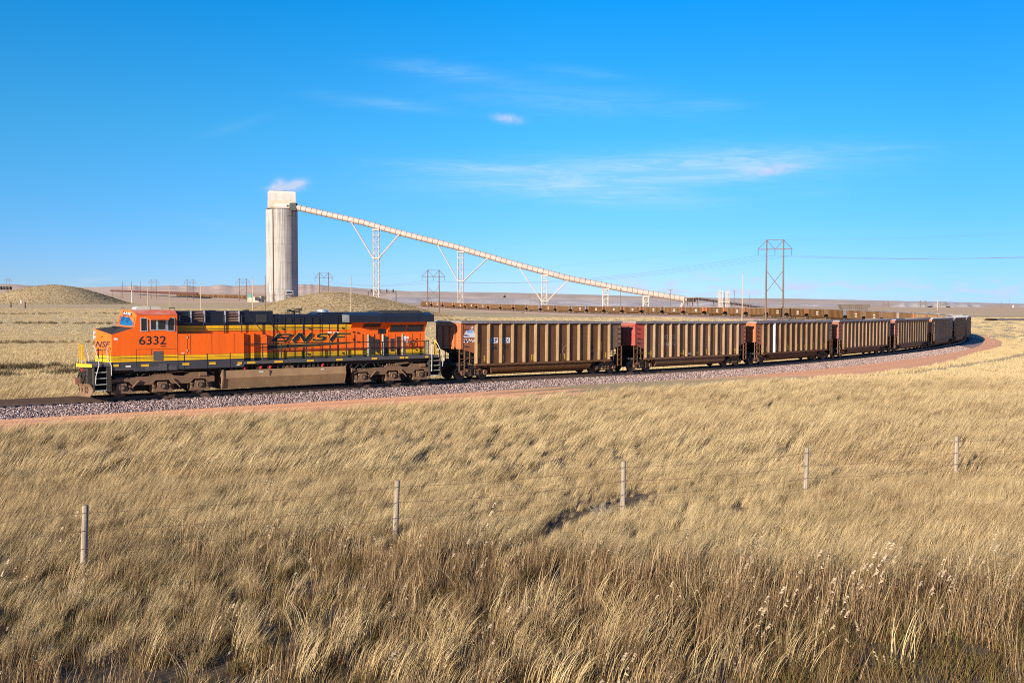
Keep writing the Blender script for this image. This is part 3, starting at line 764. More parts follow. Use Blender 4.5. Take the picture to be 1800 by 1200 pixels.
def car_ladder(front, s):
    b = MB(); X = (lambda x: x) if front else (lambda x: CARL - x)
    for x in (.62, 1.02): b.box(X(x), X(x + .06), s * 1.44, s * 1.50, .55, 2.06 if x < 1 else 1.95)
    for k in range(4): b.box(X(.62), X(1.08), s * 1.46, s * 1.503, .62 + k * .38, .665 + k * .38)
    b2 = MB()
    for x in (1.45, 1.85): b2.box(X(x), X(x + .06), s * 1.42, s * 1.47, 1.0, 1.9)
    b2.box(X(1.02), X(1.93), s * 1.43, s * 1.475, 1.42, 1.47)
    b3 = MB()
    for k in range(4): b3.box(X(.86), X(1.20), s * 1.47, s * 1.55, 2.25 + k * .36, 2.285 + k * .36)
    return b, b2, b3
def car_truck(parent, xc, detail):
    t = bpy.data.objects.new('truck', None); COL.objects.link(t); t.parent = parent; t.location = (xc, 0, 0); t.empty_display_size = .2
    if detail:
        for a in (-.9, .9):
            w = MB()
            for s in (-1, 1):
                w.disc((a, s * .73, .457), (0, 1, 0), .457, .13, 24, 0); w.ring((a, s * .80, .457), (0, 1, 0), .40, .018, 20, 1); w.disc((a, s * .65, .457), (0, 1, 0), .48, .03, 24)
            w.tube((a, -.7, .457), (a, .7, .457), .08, 8); w.build('wheelset', [M['wheel'], M['tread']], t)
        for s in (-1, 1):
            f = MB()
            f.prism([(-1.15, .62), (-.7, .66), (-.42, .86), (.42, .86), (.7, .66), (1.15, .62), (1.15, .46), (.72, .40), (.45, .24), (-.45, .24), (-.72, .40), (-1.15, .46)], s * 1.0, s * 1.12)
            for a in (-.9, .9): f.tube((a, s * 1.0, .47), (a, s * 1.22, .47), .17, 14, mi=1); f.ring((a, s * 1.22, .47), (0, 1, 0), .11, .02, 12, 2)
            for q in (-.28, 0, .28):
                for k in range(4): f.ring((q, s * 1.14, .34 + k * .1), (0, 0, 1), .11, .03, 8)
            f.bar((-.65, s * 1.14, .34), (-.45, s * 1.14, .8), .06, .06); f.bar((.65, s * 1.14, .34), (.45, s * 1.14, .8), .06, .06)
            f.build('side_frame', [M['truck'], M['brass'], M['under']], t)
        b = MB(); b.box(-.25, .25, -1.1, 1.1, .55, .85); b.box(-.6, .6, -.3, .3, .8, .98); b.bar((-.5, -.9, .4), (-.5, .9, .4), .12, .16); b.bar((.5, -.9, .4), (.5, .9, .4), .12, .16)
        b.build('bolster', M['under'], t)
    else:
        w = MB()
        for a in (-.9, .9):
            for s in (-1, 1): w.disc((a, s * .73, .457), (0, 1, 0), .457, .13, 12, 0)
        for s in (-1, 1): w.prism([(-1.15, .62), (-.42, .86), (.42, .86), (1.15, .62), (1.1, .45), (.4, .24), (-.4, .24), (-1.1, .45)], s * 1.0, s * 1.12, mi=1)
        w.build('wheelset', [M['wheel'], M['truck']], t)
def make_car(detail):
    root = empty('coal_car')
    for s in (-1, 1):
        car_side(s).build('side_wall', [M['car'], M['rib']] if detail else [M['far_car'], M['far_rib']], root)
    car_end(True).build('end_wall', M['end'], root)
    e = car_end(False).build('end_wall', M['end'], root)
    b = MB()
    for s in (-1, 1): b.box(.70, 15.4, s * 1.38, s * 1.60, 3.74, 3.90)
    b.box(.70, .86, -1.38, 1.38, 3.78, 3.90); b.box(15.24, 15.4, -1.38, 1.38, 3.78, 3.90)
    b.build('top_chord', M['chord'], root)
    b = MB()                                                 # slope sheets and floor
    b.add([(.86, -1.42, 2.08), (.86, 1.42, 2.08), (3.1, 1.42, 1.02), (3.1, -1.42, 1.02), (13.0, -1.42, 1.02), (13.0, 1.42, 1.02), (15.24, 1.42, 2.08), (15.24, -1.42, 2.08)], [(0, 1, 2, 3), (3, 2, 5, 4), (4, 5, 6, 7)])
    b.build('floor_sheet', M['coal'], root)
    b = MB()                                                 # belly tub
    n = 9; prof = []
    for i in range(n + 1):
        prof.append(((-1.44, -1.45, -1.38, -1.15, -.6, .6, 1.15, 1.38, 1.45, 1.44)[i], (1.0, .78, .55, .36, .26, .26, .36, .55, .78, 1.0)[i]))
    vs = [(3.0 + (1.0 - z) * .75, y, z) for y, z in prof] + [(12.5 - (1.0 - z) * .55, y, z) for y, z in prof]
    k = n + 1
    b.add(vs, [(i, i + 1, k + i + 1, k + i) for i in range(n)] + [tuple(range(n, -1, -1)), tuple(range(k, 2 * k))])
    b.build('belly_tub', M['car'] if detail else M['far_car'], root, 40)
    b = MB()
    b.box(.55, 15.55, -.22, .22, .82, 1.12)
    for X in (lambda x: x, lambda x: CARL - x):
        b.box(X(.6), X(.95), -1.48, 1.48, .96, 1.10); b.box(X(1.9), X(2.15), -1.42, 1.42, .92, 1.08)
        b.box(X(0.0), X(.6), -.1, .1, .78, .98); b.box(X(.05), X(.35), -.17, .17, .72, 1.02)
        b.bar((X(.9), -1.2, 1.02), (X(2.4), -.5, 1.6), .1, .1); b.bar((X(.9), 1.2, 1.02), (X(2.4), .5, 1.6), .1, .1); b.bar((X(.9), 0, 1.05), (X(.9), 0, 2.1), .12, .12)
        if detail: b.tube((X(.55), .2, .8), (X(.1), .35, .45), .03, 5); b.tube((X(1.3), .5, 1.2), (X(1.3), 1.0, 1.2), .14, 10)
    b.build('underframe', M['under'], root)
    if detail:
        for fr_ in (True, False):
            for s in (-1, 1):
                l1, l2, l3 = car_ladder(fr_, s); l1.build('ladder', M['car'], root); l2.build('end_railing', M['car'], root); l3.pieces('grab_iron', M['car'], root)
        b = MB()
        for s in (-1, 1):
            for q in (0, 4, 7, 11): b.box(RIBS[q] + .62, RIBS[q] + .72, s * 1.471, s * 1.476, 1.2, 1.6)
        b.pieces('reflector', M['reflect'], root, 'each')
    for xc in (2.05, CARL - 2.05): car_truck(root, xc, detail)
    return root
S0 = S_MID + 10.75
protoN, protoF = make_car(True), make_car(False)
index_kids()
END_COL = {'orange': (.42, .115, .03), 'red': (.36, .05, .035), 'rust': (.27, .075, .035), 'brown': (.16, .095, .05), 'blue': (.13, .17, .25), 'black': (.05, .045, .045), 'grey': (.32, .27, .22)}
near_cols = ['orange', 'red', 'orange', 'rust', 'rust', 'orange', 'black', 'rust']
far_cycle = ['rust', 'brown', 'rust', 'brown', 'orange', 'blue', 'rust', 'brown', 'rust', 'brown', 'blue', 'orange', 'brown', 'rust', 'rust', 'brown']
ORD = 'first second third fourth fifth sixth seventh eighth ninth tenth eleventh twelfth thirteenth fourteenth fifteenth sixteenth seventeenth eighteenth nineteenth twentieth'.split()
TENS = {2: ('twenty', 'twentieth'), 3: ('thirty', 'thirtieth'), 4: ('forty', 'fortieth'), 5: ('fifty', 'fiftieth')}
def ordinal(n):
    if n <= 20: return ORD[n - 1]
    return TENS[n // 10][1] if n % 10 == 0 else TENS[n // 10][0] + '-' + ORD[n % 10 - 1]
NEAR_LABEL = ['brown ribbed coal car coupled to the locomotive, orange end panel and SP SX lettering',
              'brown ribbed coal car with a red square on its corner, second behind the locomotive',
              'brown coal car with one white rib and orange corner, third behind the locomotive',
              'dark brown coal car with plain rust corner, fourth behind the locomotive',
              'dark brown coal car, fifth behind the locomotive, beginning to turn into the curve',
              'narrow-looking coal car with bright orange corner, sixth behind the locomotive',
              'shaded blue-black coal car on the bend, seventh behind the locomotive',
              'coal car seen almost end on at the right tip of the bend']
landmarks = [(810, 'mid-height conveyor tower'), (957, 'V-legged conveyor tower'), (1064, 'plain conveyor tower'), (1135, 'shortest conveyor tower'), (1205, 'low conveyor end'), (1272, 'white lattice tower'), (1304, 'bare wooden pole'), (1360, 'tallest pylon')]
cars = []; used_lab = {}
def place_car(root, s):
    a, b = at_s(s), at_s(s + CARL)
    h = math.atan2(b[1] - a[1], b[0] - a[0])
    root.location = a; root.rotation_euler = (0, -math.asin((b[2] - a[2]) / CARL), h)
def set_end(root, c1, c2):
    ends = [ch for ch in root.children if ch.name.startswith('end_wall')]
    for e, c in zip(ends, (c1, c2)): e.color = (*END_COL[c], 1)
k = 0
while True:
    s = S0 + k * CARL
    if s + CARL > S_END - 5: break
    m = at_s(s + CARL / 2); px, py = proj_px(*m)
    if m[1] > 500 and px < 742: break                       # the string runs on out of sight behind the mound
    near = m[1] < 235
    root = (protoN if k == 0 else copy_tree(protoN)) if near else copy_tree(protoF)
    bpy.context.view_layer.update()
    place_car(root, s)
    cars.append((k, s, root, m, px))
    k += 1
for o in [c for c in protoF.children_recursive]: bpy.data.objects.remove(o)
bpy.data.objects.remove(protoF)
bpy.context.view_layer.update()
visible_far = []
for k, s, root, m, px in cars:
    if k < len(near_cols):
        set_end(root, near_cols[k], random.choice(['brown', 'rust', 'brown']))
        tag(root, NEAR_LABEL[k], 'rail car', 'coal cars coupled behind the locomotive')
    else:
        c = far_cycle[(k * 7 + 3) % len(far_cycle)] if k > 14 else random.choice(['orange', 'rust', 'grey'])
        set_end(root, c, 'brown' if random.random() < .7 else c)
        adj = {'orange': 'orange', 'red': 'red', 'rust': 'rusty red', 'brown': 'brown', 'blue': 'pale blue', 'black': 'black', 'grey': 'grey'}[c]
        root['category'] = 'rail car'; root['group'] = 'coal cars coupled behind the locomotive'
        if m[1] < 330: root['label'] = f'coal car with {adj} end on the far bend, {ordinal(k + 1)} behind the locomotive'
        else: visible_far.append((px, adj, root))
cnt = {}
for px, adj, root in sorted(visible_far, key=lambda q: q[0]):
    lx_, nm = min(landmarks, key=lambda q: abs(q[0] - px))
    side = 'right' if px >= lx_ else 'left'
    cnt.setdefault((nm, side), []).append((abs(px - lx_), adj, root))
for (nm, side), lst in cnt.items():
    for i, (_, adj, root) in enumerate(sorted(lst, key=lambda q: q[0])):
        root['label'] = f'far car with {adj} end, {ordinal(i + 1)} from the {nm} toward the {"curve" if side == "right" else "silo"}'
M['stencil'] = mat_dirty('white_stencil', (.62, .58, .52), (.25, .18, .12), .45, .7)
for k, s, root, m, px in cars:                               # white reporting marks on the inner side of many far cars
    if m[1] > 250 and random.random() < .62:
        x0 = random.uniform(5.2, 6.6)
        for j in range(2):
            b = MB(); b.box(x0 + .1, x0 + 1.5, 1.476, 1.60, 2.5 - j * .75, 2.85 - j * .75); b.build('stencil', M['stencil'], root)
# marks on the nearest cars
car1, car2, car3 = cars[0][2], cars[1][2], cars[2][2]
YF = -1.476
def patch(root, name, mat, x0, x1, z0, z1, y=YF):
    b = MB(); b.box(x0, x1, y, y + .004, z0, z1); return b.build(name, mat, root)
M['blue_patch'] = mat_dirty('reporting_patch_blue', (.08, .20, .42), amt=.2)
M['faint'] = mat_dirty('faint_chalk', (.42, .36, .30), (.2, .14, .09), .7, .8)
M['graffiti'] = mat_dirty('graffiti_pale', (.70, .74, .80), (.4, .2, .1), .2, .6)
M['sky_paint'] = mat_dirty('graffiti_blue', (.20, .45, .75), amt=.1)
patch(car1, 'lettering_patch', M['blue_patch'], 3.22, 3.42, 2.42, 2.78); patch(car1, 'lettering_patch', M['white'], 3.42, 3.78, 2.42, 2.78)
patch(car1, 'lettering_patch', M['blue_patch'], 4.24, 4.46, 2.42, 2.78); patch(car1, 'lettering_patch', M['white'], 4.46, 4.80, 2.42, 2.78)
text_mesh('SP', 'lettering', M['ink'], car1, 3.28, 3.72, 2.47, 2.73, YF - .003, bold=.015); text_mesh('SX', 'lettering', M['ink'], car1, 4.30, 4.74, 2.47, 2.73, YF - .003, bold=.015)
text_mesh('66', 'lettering', M['ink'], car1, 3.28, 3.70, 2.0, 2.26, YF, bold=.01); text_mesh('57', 'lettering', M['ink'], car1, 4.30, 4.70, 2.0, 2.26, YF, bold=.01)
b = MB()                                                   # graffiti: a white blob shaped like a roofed cart and scrawl below
b.prism([(.98, 2.82), (1.9, 2.82), (1.96, 3.02), (1.82, 3.12), (1.72, 3.3), (1.2, 3.3), (1.1, 3.1), (.95, 3.0)], YF - .002, YF + .002)
b.path([(1.55, YF, 3.45), (1.75, YF, 3.55), (1.6, YF, 3.38), (1.82, YF, 3.42)], .02, 4)
b.path([(1.0, YF, 2.72), (1.05, YF, 2.48), (.95, YF, 2.52)], .025, 4); b.path([(1.2, YF, 2.7), (1.15, YF, 2.55), (1.3, YF, 2.62), (1.28, YF, 2.48), (1.45, YF, 2.7), (1.5, YF, 2.55), (1.62, YF, 2.68), (1.7, YF, 2.52), (1.85, YF, 2.66), (1.8, YF, 2.5)], .025, 4)
b.build('graffiti', M['graffiti'], car1)
b = MB(); b.prism([(1.22, 3.12), (1.7, 3.12), (1.66, 3.26), (1.26, 3.26)], YF - .006, YF - .003); b.build('graffiti', M['sky_paint'], car1)
def chalk(root, cx, cz, r, a0, a1, sx=1.0):
    b = MB(); n = 22
    b.path([(cx + sx * r * math.cos(R_(a0 + (a1 - a0) * i / n)), YF, cz + r * math.sin(R_(a0 + (a1 - a0) * i / n))) for i in range(n + 1)], .011, 4)
    b.build('chalk_mark', M['faint'], root)
chalk(car1, 10.0, 1.75, .42, 60, 310); chalk(car1, 11.2, 1.6, .34, -150, 120, .6); chalk(car1, 11.2, 2.1, .26, -60, 200, .5)
patch(car1, 'stencil_plate', M['under'], 12.25, 12.55, 1.85, 2.15); patch(car1, 'stencil_plate', M['under'], 12.2, 12.6, 1.35, 1.65)
for x, z0, z1 in ((2.17, 1.5, 2.4), (4.22, 1.15, 1.6), (6.85, 1.15, 1.6), (9.3, 1.15, 1.6), (13.3, 1.7, 2.4)): patch(car1, 'reflector', M['reflect'], x, x + .09, z0, z1)
patch(car2, 'red_square', mat_dirty('red_square_paint', (.58, .06, .04), amt=.25), .92, 1.86, 2.55, 3.66)
text_mesh('SO  OG', 'lettering', M['faint'], car2, 4.2, 5.6, 2.5, 2.85, YF - .002); text_mesh('466 75', 'lettering', M['faint'], car2, 4.2, 5.6, 1.95, 2.28, YF - .002)
for x, z in ((2.25, 1.35), (6.3, 1.25), (8.35, 1.25), (11.2, 1.25), (13.65, 1.4)): patch(car2, 'reflector', M['reflect'], x, x + .3, z, z + .14)
patch(car2, 'stencil_plate', M['white'], 7.3, 7.6, 1.2, 1.34); patch(car2, 'stencil_plate', M['under'], 11.9, 12.15, 1.3, 1.7)
b = MB(); x = RIBS[2]; b.prism([(x - .18, YF), (x - .01, -1.582), (x + .07, -1.582), (x + .10, YF)], 1.07, 3.73, 'z'); r3 = b.build('white_rib', M['white'], car3); r3['label'] = 'single white painted rib'
for x in (4.35, 6.4, 8.4, 11.45, 13.5): patch(car3, 'reflector', M['reflect'], x, x + .12, 1.2, 1.75)

# ================================================================== TRAINS IN THE DISTANCE
def tiny_car(name, mat):
    b = MB(); b.box(.8, 15.3, -1.5, 1.5, 1.1, 3.9, 0)
    for x in RIBS: b.box(x - .1, x + .1, -1.6, 1.6, 1.1, 3.8, 0)
    b.box(3, 12.5, -1.2, 1.2, .35, 1.1, 0); b.box(0, 16.1, -.15, .15, .7, 1.0, 1)
    for xc in (2.0, 14.1): b.box(xc - 1.2, xc + 1.2, -1.1, 1.1, .05, .8, 1)
    return b.build(name, [mat, M['under']])
tiny = tiny_car('distant_coal_car', M['far_rib'])
s_sil = min(range(0, int(S_END)), key=lambda s: abs(proj_px(*at_s(s))[0] - 466) + (0 if at_s(s)[1] > 800 else 9999))
k = 0
while s_sil + (k + 1) * CARL < S_END:
    o = tiny if k == 0 else tiny.copy()
    if k: COL.objects.link(o)
    place_car(o, s_sil + k * CARL)
    tag(o, f'tiny tan coal car beyond the silo, {ordinal(k + 1)} of its string from the silo', 'rail car', 'distant tan coal cars beyond the silo')
    k += 1
M['red_car'] = mat_dirty('distant_red_car', (.15, .055, .04), (.11, .05, .04), .5, .7)
redc = tiny_car('distant_red_car', M['red_car'])
def at_px(px, d, py=None):
    x = (px - 900) / F_PX * d
    z = terr(x, d) if py is None else CAM_Z + (YH - py) / F_PX * d
    return Vector((x, d, z))
ra, rb = at_px(348, 1180, 519), at_px(196, 2000, 512.5)
nr = int((rb - ra).length / CARL)
for k in range(nr):
    o = redc if k == 0 else redc.copy()
    if k: COL.objects.link(o)
    p = ra.lerp(rb, k / nr); q = ra.lerp(rb, (k + 1) / nr)
    o.location = p; o.rotation_euler = (0, -math.asin((q.z - p.z) / (q - p).length), math.atan2(q.y - p.y, q.x - p.x))
    tag(o, f'tiny dark red coal car on far grassland, {ordinal(k + 1)} of its string from the silo', 'rail car', 'distant dark red coal cars')

# ================================================================== TRACK, BALLAST, ROAD
def road_k(s): return 1 - .55 * smooth(RAD * R_(36), RAD * R_(46), s) - .24 * smooth(S_MID + 14, S_MID - 14, s)      # the road narrows round the bend
def ribbon(name, s0, s1, step, prof, mat, kind='structure', taper=None):
    """prof: [(offset, dz), ...] swept along the path"""
    ss = []
    s = s0
    while s < s1: ss.append(s); s += step(s) if callable(step) else step
    ss.append(s1)
    vs, fs, off_ = [], [], []; n = len(prof)
    for s in ss:
        p, h = frame_s(s)
        for o, dz in prof:
            off_.append(o)
            if taper: o = -3.3 + (o + 3.3) * taper(s)
            vs.append((p[0] - math.sin(h) * o, p[1] + math.cos(h) * o, p[2] + dz))
    for i in range(len(ss) - 1):
        for j in range(n - 1): fs.append((i * n + j, i * n + j + 1, (i + 1) * n + j + 1, (i + 1) * n + j))
    b = MB(); b.add(vs, fs)
    o = b.build(name, mat)
    at = o.data.attributes.new('across', 'FLOAT', 'POINT'); at.data.foreach_set('value', off_)
    if kind: tag(o, kind=kind)
    return o
def mat_ballast():
    m, t, b = new_mat('ballast_stone'); p = t.node('ShaderNodeNewGeometry').outputs['Position']
    v = t.node('ShaderNodeTexVoronoi'); t.put(v.inputs['Vector'], p); v.inputs['Scale'].default_value = 14
    sep = t.node('ShaderNodeSeparateColor'); t.put(sep.inputs[0], v.outputs['Color'])
    c = t.ramp(sep.outputs[0], [(.0, (.06, .045, .048)), (.3, (.17, .125, .115)), (.55, (.29, .195, .165)), (.8, (.38, .23, .175)), (1, (.52, .43, .37))])
    big = t.noise(p, .25, 3)
    c = t.mix(t.math('MULTIPLY', t.ramp(big, [(.45, (0,0,0)), (.7, (1,1,1))]), .35), c, (.42, .22, .15, 1))
    t.put(b.inputs['Base Color'], c); b.inputs['Roughness'].default_value = .9
    bn = t.node('ShaderNodeBump'); bn.inputs['Strength'].default_value = 1.0; bn.inputs['Distance'].default_value = .08
    t.put(bn.inputs['Height'], v.outputs['Distance']); bn.invert = True; t.put(b.inputs['Normal'], bn.outputs[0])
    return m
M['ballast'] = mat_ballast()
def mat_road():
    m, t, b = new_mat('red_scoria_road'); p = t.node('ShaderNodeNewGeometry').outputs['Position']
    uv = t.coords('Object')
    n = t.noise(p, .6, 5, .65); n2 = t.noise(p, 7, 4, .7)
    c = t.mix(n, (.78, .31, .12, 1), (.84, .40, .18, 1)); c = t.mix(t.math('MULTIPLY', n2, .4), c, (.85, .47, .25, 1))
    at = t.node('ShaderNodeAttribute'); at.attribute_name = 'across'                       # packed wheel tracks, looser dirt between and at the edge
    wob_ = t.math('MULTIPLY_ADD', t.math('SUBTRACT', t.noise(p, .35, 4), .5), 1.6, at.outputs['Fac'])
    rut = t.ramp(t.math('DIVIDE', t.math('MULTIPLY', wob_, -1.0), 10.0), [(.36, (.35,) * 3), (.42, (0,) * 3), (.50, (.7,) * 3), (.54, (.25,) * 3), (.60, (.85,) * 3), (.66, (0,) * 3), (.74, (.4,) * 3), (.84, (1,) * 3)])
    c = t.mix(t.math('MULTIPLY', rut, .3), c, (.56, .25, .135, 1))
    t.put(b.inputs['Base Color'], c); b.inputs['Roughness'].default_value = .95
    bn = t.node('ShaderNodeBump'); bn.inputs['Strength'].default_value = .7; bn.inputs['Distance'].default_value = .06
    t.put(bn.inputs['Height'], n2); t.put(b.inputs['Normal'], bn.outputs[0])
    return m
M['road'] = mat_road()
stepf = lambda s: 2.0 if s < 330 else 6.0
ribbon('ballast', 4, S_END, stepf, [(4.6, -1.5), (3.6, -.72), (1.75, -.24), (-1.75, -.24), (-2.2, -.33), (-3.5, -.60), (-3.8, -.73), (-5.0, -1.5)], M['ballast'])
ribbon('dirt_road', 4, 330, stepf, [(-3.3, -.62), (-3.9, -.54), (-4.5, -.54), (-4.8, -.58), (-5.3, -.58), (-5.6, -.535), (-6.4, -.53), (-6.7, -.575), (-7.2, -.575), (-7.5, -.54), (-9.4, -.56), (-10.2, -.66)], M['road'], 'structure', road_k)
track = empty('railway_track'); tag(track, kind='structure')
M['rail'] = mat_dirty('rail_rust', (.10, .055, .035), (.05, .032, .024), .5, .6, 2, coords='Object')
for sgn in (-1, 1):
    c = sgn * .755
    o = ribbon('rail', 4, S_END, stepf, [(c - .07, -.19), (c - .035, -.15), (c - .03, -.05), (c - .037, 0), (c + .037, 0), (c + .03, -.05), (c + .035, -.15), (c + .07, -.19)], M['rail'], None)
    o.parent = track
M['tie'] = mat_dirty('sleeper_wood', (.055, .042, .035), (.10, .08, .065), .6, .9)
b = MB(); s = 4.0
while s < 330:
    p, h = frame_s(s); cx, sx = math.cos(h), math.sin(h)
    hw = .12; L0 = 1.32
    vs = []
    for z in (-.36, -.18):
        for a, o in ((-hw, -L0), (hw, -L0), (hw, L0), (-hw, L0)): vs.append((p[0] + cx * a - sx * o, p[1] + sx * a + cx * o, p[2] + z))
    b.add(vs, [(0,3,2,1),(4,5,6,7),(0,1,5,4),(1,2,6,5),(2,3,7,6),(3,0,4,7)]); s += .55
o = b.build('sleepers', M['tie'], track); tag(o, kind='stuff')

# ================================================================== TERRAIN
def mat_field():
    m, t, b = new_mat('dry_grassland'); p = t.node('ShaderNodeNewGeometry').outputs['Position']
    n1 = t.noise(t.scale_vec(p, (.25, 1, 1)), .05, 5, .6); n2 = t.noise(p, .9, 4, .7); n3 = t.noise(t.scale_vec(p, (.3, 1, 1)), .012, 4, .55)
    c = t.mix(t.ramp(n1, [(.35, (0,0,0)), (.65, (1,1,1))]), (.46, .335, .165, 1), (.56, .42, .22, 1))
    c = t.mix(t.math('MULTIPLY', t.ramp(n2, [(.5, (0,0,0)), (.75, (1,1,1))]), .18), c, (.32, .22, .11, 1))
    c = t.mix(t.ramp(n3, [(.55, (0,0,0)), (.72, (1,1,1))]), c, (.34, .225, .12, 1))
    # thin dark lines of taller weeds across the field
    d = t.node('ShaderNodeVectorMath', operation='LENGTH'); t.put(d.inputs[0], p)
    far = t.ramp(t.math('DIVIDE', d.outputs['Value'], 2000.0), [(.20, (0, 0, 0)), (.42, (1, 1, 1))])           # the plain beyond is redder, thinner grass
    c = t.mix(far, c, t.mix(n3, (.50, .33, .20, 1), (.58, .395, .25, 1)))
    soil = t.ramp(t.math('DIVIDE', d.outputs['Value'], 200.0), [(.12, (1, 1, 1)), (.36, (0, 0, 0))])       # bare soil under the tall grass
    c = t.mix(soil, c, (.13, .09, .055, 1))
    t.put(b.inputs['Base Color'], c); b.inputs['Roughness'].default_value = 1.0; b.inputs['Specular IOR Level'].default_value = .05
    bn = t.node('ShaderNodeBump'); bn.inputs['Strength'].default_value = .6; bn.inputs['Distance'].default_value = .12
    t.put(bn.inputs['Height'], n2); t.put(b.inputs['Normal'], bn.outputs[0])
    return m
M['field'] = mat_field()
rs = [0.0] + [4 * 1.045 ** i for i in range(178)]
rs = [r for r in rs if r < 9500] + [9500]
NA = 200
b = MB(); vs = [(0, 0, 0)]; fs = []
for r in rs[1:]:
    for a in range(NA):
        t = 2 * math.pi * a / NA; x, y = r * math.sin(t), r * math.cos(t); vs.append((x, y, terr(x, y)))
for a in range(NA): fs.append((0, 1 + (a + 1) % NA, 1 + a))
for i in range(len(rs) - 2):
    for a in range(NA):
        q, w = 1 + i * NA, 1 + (i + 1) * NA; a2 = (a + 1) % NA
        fs.append((q + a, q + a2, w + a2, w + a))
b.add(vs, fs)
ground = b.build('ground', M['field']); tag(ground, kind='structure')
ground.data.polygons.foreach_set('use_smooth', [True] * len(ground.data.polygons))

# ---- a second line on its pink bed, crossing the plain behind the bend
def plain_strip(name, px0, px1, dn, df, mat, up):
    vs, fs = [], []; n = 40
    for i in range(n + 1):
        x = (px0 + (px1 - px0) * i / n - 900) / F_PX * 450
        for k, d in enumerate((dn, dn + .15 * (df - dn), df - .15 * (df - dn), df)):
            dd = d + .08 * (x - 230); vs.append((x, dd, terr(x, dd) + (up if k in (1, 2) else -.3)))
    for i in range(n):
        for k in range(3): fs.append((i * 4 + k, i * 4 + k + 1, i * 4 + k + 5, i * 4 + k + 4))
    b = MB(); b.add(vs, fs); o = b.build(name, mat); tag(o, kind='structure')
M['pink_bed'] = mat_dirty('pink_dirt_bed', (.50, .27, .19), (.36, .24, .19), .6, .95, .05, stretch=(.2, 1, 1))
M['dark_bed'] = mat_dirty('dark_ballast_bed', (.10, .075, .07), (.16, .11, .10), .5, .95, .05, stretch=(.2, 1, 1))
plain_strip('dirt_road', 1560, 2300, 318, 334, M['pink_bed'], .15)
plain_strip('ballast', 1560, 2300, 350, 362, M['dark_bed'], .7)
# ---- mounds
def fbm(x, y, o=4):
    v, a = 0, 1
    for i in range(o):
        v += a * math.sin(x * 1.7 ** i + 1.3 * i + math.sin(y * 1.3 * 1.6 ** i + i)) * math.cos(y * 1.9 ** i - .7 * i); a *= .5
    return v
def mat_mound(name, c1, c2, sc):
    m, t, b = new_mat(name); p = t.node('ShaderNodeNewGeometry').outputs['Position']
    n = t.noise(p, sc, 4, .7); n2 = t.noise(p, .05, 3)
    c = t.mix(t.ramp(n, [(.38, (0,0,0)), (.62, (1,1,1))]), C4(c1), C4(c2)); c = t.mix(t.math('MULTIPLY', n2, .4), c, (.40, .29, .14, 1))
    t.put(b.inputs['Base Color'], c); b.inputs['Roughness'].default_value = 1
    bn = t.node('ShaderNodeBump'); bn.inputs['Strength'].default_value = 1; bn.inputs['Distance'].default_value = .9
    t.put(bn.inputs['Height'], n); t.put(b.inputs['Normal'], bn.outputs[0])
    return m
M['mound'] = mat_mound('grassy_mound', (.34, .235, .11), (.49, .355, .18), .8)
MOUNDS = []
def mound(cx, cy, rx, ry, h, skew=0.0):
    MOUNDS.append((cx, cy, rx, ry, h, skew))
    b = MB(); n, k = 90, 26; vs = []; z0 = terr(cx, cy)
    def hh(u): return h * (1 - u * u) ** 1.75 * (1 + .0 * u)
    for i in range(k + 1):
        u = i / k
        for j in range(n):
            t = 2 * math.pi * j / n; q = u * (1 + .06 * math.sin(3 * t + cx))
            x, y = cx + rx * q * math.cos(t) + skew * hh(u), cy + ry * q * math.sin(t)
            vs.append((x, y, terr(x, y) - .4 * u - .2 + hh(u) * (1 + .05 * fbm(x * .06, y * .06))))
    fs = [(i * n + j, i * n + (j + 1) % n, (i + 1) * n + (j + 1) % n, (i + 1) * n + j) for i in range(1, k) for j in range(n)]
    fs += [(0 * n, 1 * n + (j + 1) % n, n + j) for j in range(n)]
    b.add(vs, fs)
    o = b.build('grassy_mound', M['mound']); tag(o, kind='structure'); o.data.polygons.foreach_set('use_smooth', [True] * len(o.data.polygons)); return o
pm1 = at_px(96, 610); mound(pm1.x, pm1.y, 58, 58, 13.2)
pm2 = at_px(596, 425); mound(pm2.x + 3, pm2.y, 56, 44, 9.0)

# ---- far hills and mine benches
def mat_hill(name, c1, c2, sc, stretch=(1, 1, 1), bump=3.0, c3=None):
    m, t, b = new_mat(name); p = t.node('ShaderNodeNewGeometry').outputs['Position']
    v = t.scale_vec(p, stretch); n = t.noise(v, sc, 6, .65); n2 = t.noise(v, sc * 6, 4, .7)
    c = t.mix(t.ramp(n, [(.35, (0,0,0)), (.65, (1,1,1))]), C4(c1), C4(c2)); c = t.mix(1.0, c, t.ramp(n2, [(.3, (.8,)*3), (.7, (1.15,)*3)]), 'MULTIPLY')
    if c3:
        n3 = t.noise(t.scale_vec(p, (.4, .4, 5)), .02, 5, .7); c = t.mix(t.ramp(n3, [(.52, (0,0,0)), (.66, (1,1,1))]), c, C4(c3))
    t.put(b.inputs['Base Color'], c); b.inputs['Roughness'].default_value = 1
    bn = t.node('ShaderNodeBump'); bn.inputs['Strength'].default_value = 1; bn.inputs['Distance'].default_value = bump
    t.put(bn.inputs['Height'], n2); t.put(b.inputs['Normal'], bn.outputs[0])
    return m
M['hill_pink'] = mat_hill('far_pinkish_hills', (.42, .285, .20), (.54, .385, .275), .004, (.4, 1, 3))
M['plateau'] = mat_hill('far_brown_plateau', (.40, .285, .20), (.52, .385, .28), .003, (.3, 1, 3))
M['mine_grey'] = mat_hill('grey_mine_cut', (.34, .275, .24), (.46, .38, .33), .012, (.25, 1, 4), 4, (.62, .55, .49))
M['spoil'] = mat_hill('spoil_bank', (.38, .32, .28), (.50, .42, .36), .012, (1, .3, 1), 4)
